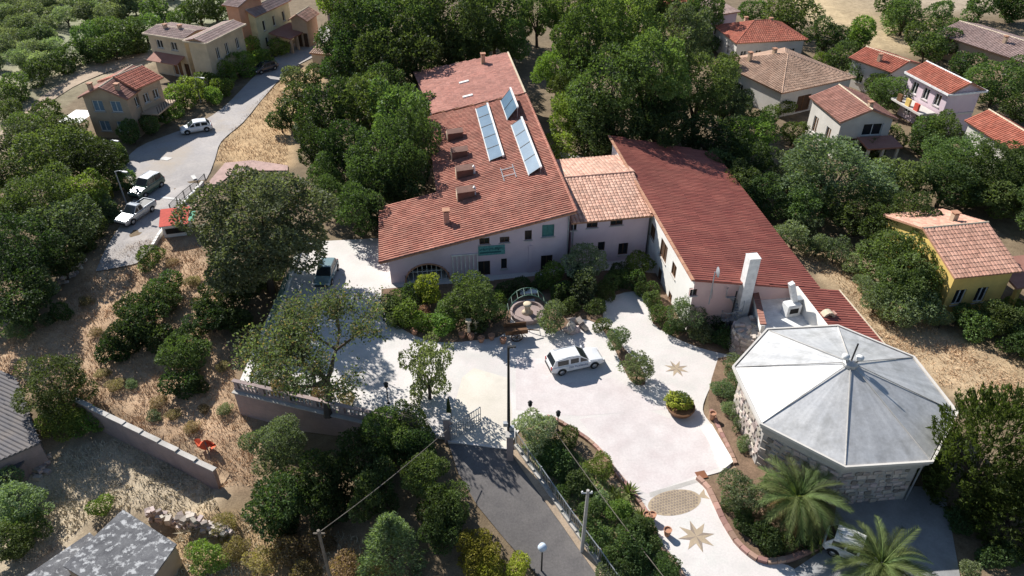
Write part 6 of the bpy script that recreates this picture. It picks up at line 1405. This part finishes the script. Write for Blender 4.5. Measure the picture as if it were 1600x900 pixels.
# --- tree with bare crooked limbs in the courtyard
def crooked_tree():
    base = gp(512, 648); base.z = 0.0; t = thing('crooked_tree', 'half-bare tree with crooked dark limbs and thin brownish foliage in the courtyard', 'tree', base)
    r = random.Random(5); mb = MB(); tips = []
    def grow(p, d, L_, rad, lv):
        pts = [p]; q = Vector(p); dd = Vector(d)
        for k in range(3): dd = (dd + Vector((r.uniform(-.25, .25), r.uniform(-.25, .25), r.uniform(-.08, .18)))).normalized(); q = q + dd * L_ / 3; pts.append(q.copy())
        mb.tube(pts, [rad, rad * .85, rad * .72, rad * .58], 6 if lv < 3 else 4, cap=False)
        if lv >= 2: tips.extend(pts[1:])
        if lv < 5:
            for k in range(3 if lv in (0, 1, 3) else 2):
                a = r.uniform(0, 6.28); a = 6.28 * (k + r.random() * .5) / 3 + lv; s = Vector((math.cos(a), math.sin(a), r.uniform(-.1, .35))) * (1.15 if lv < 2 else .8); grow(q, (dd * .75 + s).normalized(), L_ * r.uniform(.72, .9), rad * .6, lv + 1)
    grow(Vector((0, 0, -.3)), Vector((-.1, .45, 1)), 3.1, .36, 0)
    mb.obj('trunk', M['bark'], t)
    T = np.array([tuple(p) for p in tips]); g = np.random.default_rng(3); P = np.repeat(T, 30, 0) + g.normal(0, .42, (len(T) * 30, 3))
    keep = g.uniform(0, 1, len(P)) < .75; P = P[keep]; me = leaves_mesh('foliage', P, g.normal(0, 1, P.shape), .24, .55, 8)
    h = np.array_split(np.arange(1), 1); o = link('crown', me, t); set_mat(o, 'leaf_grey')
    P2 = np.repeat(T, 4, 0) + g.normal(0, .3, (len(T) * 4, 3)); me2 = leaves_mesh('foliage', P2, g.normal(0, 1, P2.shape), .2, .5, 9); o = link('dry_leaves', me2, t); set_mat(o, 'leaf_brown')
crooked_tree()

# --- palms: every frond a part
def frond_mesh(seed, L_, arch, dead=False):
    r = np.random.default_rng(seed); n = 40; V, F = [], []
    def pt(s): return np.array([L_ * (s - .12 * arch * s ** 3), 0, L_ * (arch * .55 * s - arch * 1.05 * s * s)])
    for i in range(n):
        s = .10 + .9 * i / (n - 1); p = pt(s); tg = pt(min(s + .02, 1.02)) - pt(s - .02); tg /= np.linalg.norm(tg); up = np.cross(tg, [0, 1, 0]); up = up if up[2] > 0 else -up
        ll = L_ * .22 * math.sin(math.pi * (.12 + .80 * s)) ** .8
        for sy in (-1, 1):
            d = tg * .85 + np.array([0, sy * .62, 0]) + up * (.22 - .25 * dead); d /= np.linalg.norm(d); e = p + d * ll + np.array([0, 0, -ll * (.18 + .3 * dead)]) + r.normal(0, .02, 3); wd = tg * .020 * L_ / 2.4
            o = len(V); V += [p - wd, p + wd, (p + e) / 2 + wd * .9 + up * ll * .05, e, (p + e) / 2 - wd * .9 + up * ll * .05]; F += [(o, o + 1, o + 2, o + 4), (o + 2, o + 3, o + 4)]
    mb = MB(); mb.v = [tuple(v) for v in V]; mb.f = F
    mb.tube([tuple(pt(k / 6)) for k in range(7)], [.045, .04, .035, .03, .022, .015, .008], 4, cap=False)
    return mb.mesh('frond')
FR = {}
for L_ in (1, ):
    FR['g'] = [frond_mesh(s, 2.6, a) for s, a in ((1, .7), (2, .95), (3, 1.15), (4, .55))]; FR['d'] = [frond_mesh(s, 2.2, a, True) for s, a in ((5, .9), (6, 1.2))]
for k, m_ in (('g', 'leaf_palm'), ('d', 'leaf_dead')):
    for me in FR[k]: me.materials.append(M[m_])
def palm(u, v, R_px, trunk_h, label, n=42, nd=14):
    z = 0.0; c = gp(u, v, trunk_h); base = (c.x, c.y, 0.0); sc = R_px / px_per_m(c) / 2.45
    t = thing('palm_tree', label, 'palm', base, random.uniform(0, 6)); tb = MB(); prof = []
    for k in range(int(trunk_h / .16) + 1): prof += [(.34 - .04 * k / 10, k * .16), (.27 - .04 * k / 10, k * .16 + .1)]
    tb.lathe([(r_ * sc, z_) for r_, z_ in prof], 10).obj('trunk', M['bark_pale'], t)
    for k in range(n):
        el = 1.25 - 1.75 * (k / n) ** .9; a = k * 2.39996; o = link('frond', FR['g'][k % 4], t); o.location = (.12 * math.cos(a), .12 * math.sin(a), trunk_h); o.rotation_euler = (random.uniform(-.25, .25), -el * .75, a); s_ = sc * random.uniform(.88, 1.08); o.scale = (s_, s_, s_)
    for k in range(nd):
        a = k * 2.39996 + .5; o = link('dead_frond', FR['d'][k % 2], t); o.location = (.15 * math.cos(a), .15 * math.sin(a), trunk_h - .15); o.rotation_euler = (random.uniform(-.3, .3), random.uniform(.15, .7), a); s_ = sc * random.uniform(.8, 1.1); o.scale = (s_, s_, s_)
palm(1248, 778, 70, 2.3, 'big palm with green and straw-coloured fronds in the brick-edged bed', 46, 24)
palm(1378, 882, 72, 1.3, 'smaller all-green palm on the shaded paving in front of the white car', 40, 0)
# agave rosettes on the garden slope
ag = MB()
for k in range(26):
    a = k * 2.39996; el = .25 + 1.0 * k / 26; L_ = .95; d = Vector((math.cos(a) * math.cos(el), math.sin(a) * math.cos(el), math.sin(el))); s = Vector((-math.sin(a), math.cos(a), 0)) * .07
    ag.add([s * .8, -s * .8, d * L_ * .5 - s, d * L_ + Vector((0, 0, -.1)), d * L_ * .5 + s], [(0, 1, 2, 4), (4, 2, 3)])
agm = ag.mesh('agave'); agm.materials.append(M['leaf_palm'])
for u, v, s_ in ((968, 788, 1.25), (982, 772, 1.1), (1002, 812, 1.0), (958, 772, .9), (1012, 836, .9)):
    p = gt(u, v); o = link('agave', agm); o.location = (p.x, p.y, th(p.x, p.y) + .02); o.scale = (s_, s_, s_); o.rotation_euler.z = random.random() * 6; tag(o, 'spiky green agave rosette on the garden slope by the brick edging', 'agave', 'agaves on the garden slope')

many([(250, 628, 30), (272, 648, 26), (300, 668, 28), (182, 602, 30), (348, 572, 24), (352, 640, 28, 'leaf_olive'), (240, 650, 26, 'leaf_olive'), (135, 472, 26), (162, 584, 26), (318, 640, 22), (150, 520, 24), (205, 600, 24, 'leaf_olive'), (300, 440, 30), (270, 410, 22)], 'olive', 'leaf_brown', 'dry weedy tussock on the open straw-coloured slope', 'dry tussocks on the slope', **{**SH, 'q': .5, 'kc': .35})
many([(1660, 330, 120), (1700, 420, 110), (1680, 560, 120), (1720, 660, 130), (1650, 480, 80), (-70, 330, 110), (-60, 440, 110), (-80, 240, 100)], 'oak', 'leaf_mid', 'leafy tree standing at the outer edge of the grounds', 'trees at the outer edge', kc=.9)
# --- dry grass and weeds: uncountable
def grass(name, label, polys, n, m, hgt, wid, lean=.5, seed=1):
    r = np.random.default_rng(seed); Ps = []
    for poly, share in polys:
        W = [gt(u, v) for u, v in poly]; xs = [p.x for p in W]; ys = [p.y for p in W]; k = int(n * share)
        X = r.uniform(min(xs), max(xs), k * 3); Y = r.uniform(min(ys), max(ys), k * 3)
        cl = np.sin(X * .9 + 2 * np.sin(Y * .5)) * np.cos(Y * .8 + np.sin(X * .6)); ok = np_inpoly(X, Y, W) & (r.uniform(-1.4, 1, k * 3) < cl)
        Ps.append(np.stack([X[ok][:k], Y[ok][:k]], 1))
    P = np.concatenate(Ps); n = len(P); Z = terrain(P[:, 0], P[:, 1]); a = r.uniform(0, 6.28, n); h = hgt * r.uniform(.5, 1.5, n); w = wid * r.uniform(.6, 1.4, n)
    B = np.stack([P[:, 0], P[:, 1], Z - .02], 1); s = np.stack([np.cos(a) * w, np.sin(a) * w, np.zeros(n)], 1); tip = np.stack([r.normal(0, lean, n) * h, r.normal(0, lean, n) * h, h], 1)
    V = np.stack([B - s, B + s, B + tip], 1).reshape(-1, 3); me = np_mesh(name, V, np.arange(3 * n).reshape(n, 3), M[m]); o = link(name, me, None, 'stuff'); tag(o, label, 'grass')
HILL = [(0, 540), (60, 500), (130, 432), (165, 392), (250, 372), (310, 380), (345, 420), (350, 520), (372, 600), (395, 665), (400, 760), (345, 765), (315, 725), (200, 660), (100, 620), (0, 600)]
grass('dry_grass', 'straw-coloured dry grass on the open slope', [(HILL, .62), ([(336, 252), (350, 215), (415, 145), (452, 120), (450, 262), (400, 258)], .14), ([(1250, 400), (1290, 388), (1400, 482), (1490, 532), (1600, 560), (1600, 640), (1470, 605), (1370, 528), (1310, 450)], .24)], 40000, 'straw', .24, .03)
grass('yard_weeds', 'grey-brown dry weeds on the pale yard', [([(85, 712), (190, 685), (315, 742), (345, 800), (235, 800), (150, 800), (60, 880), (0, 880)], .6), ([(280, 820), (420, 800), (560, 840), (590, 940), (260, 940)], .4)], 12000, 'straw_grey', .26, .04, .6, 2)
grass('slope_weeds', 'green and brown weeds under the garden slope shrubs', [([(806, 700), (880, 690), (930, 735), (1000, 805), (1060, 900), (980, 930), (900, 830)], 1.0)], 14000, 'leaf_olive', .28, .04, .6, 3)
print('plants:', tc_count[0], 'objects:', len(bpy.data.objects))
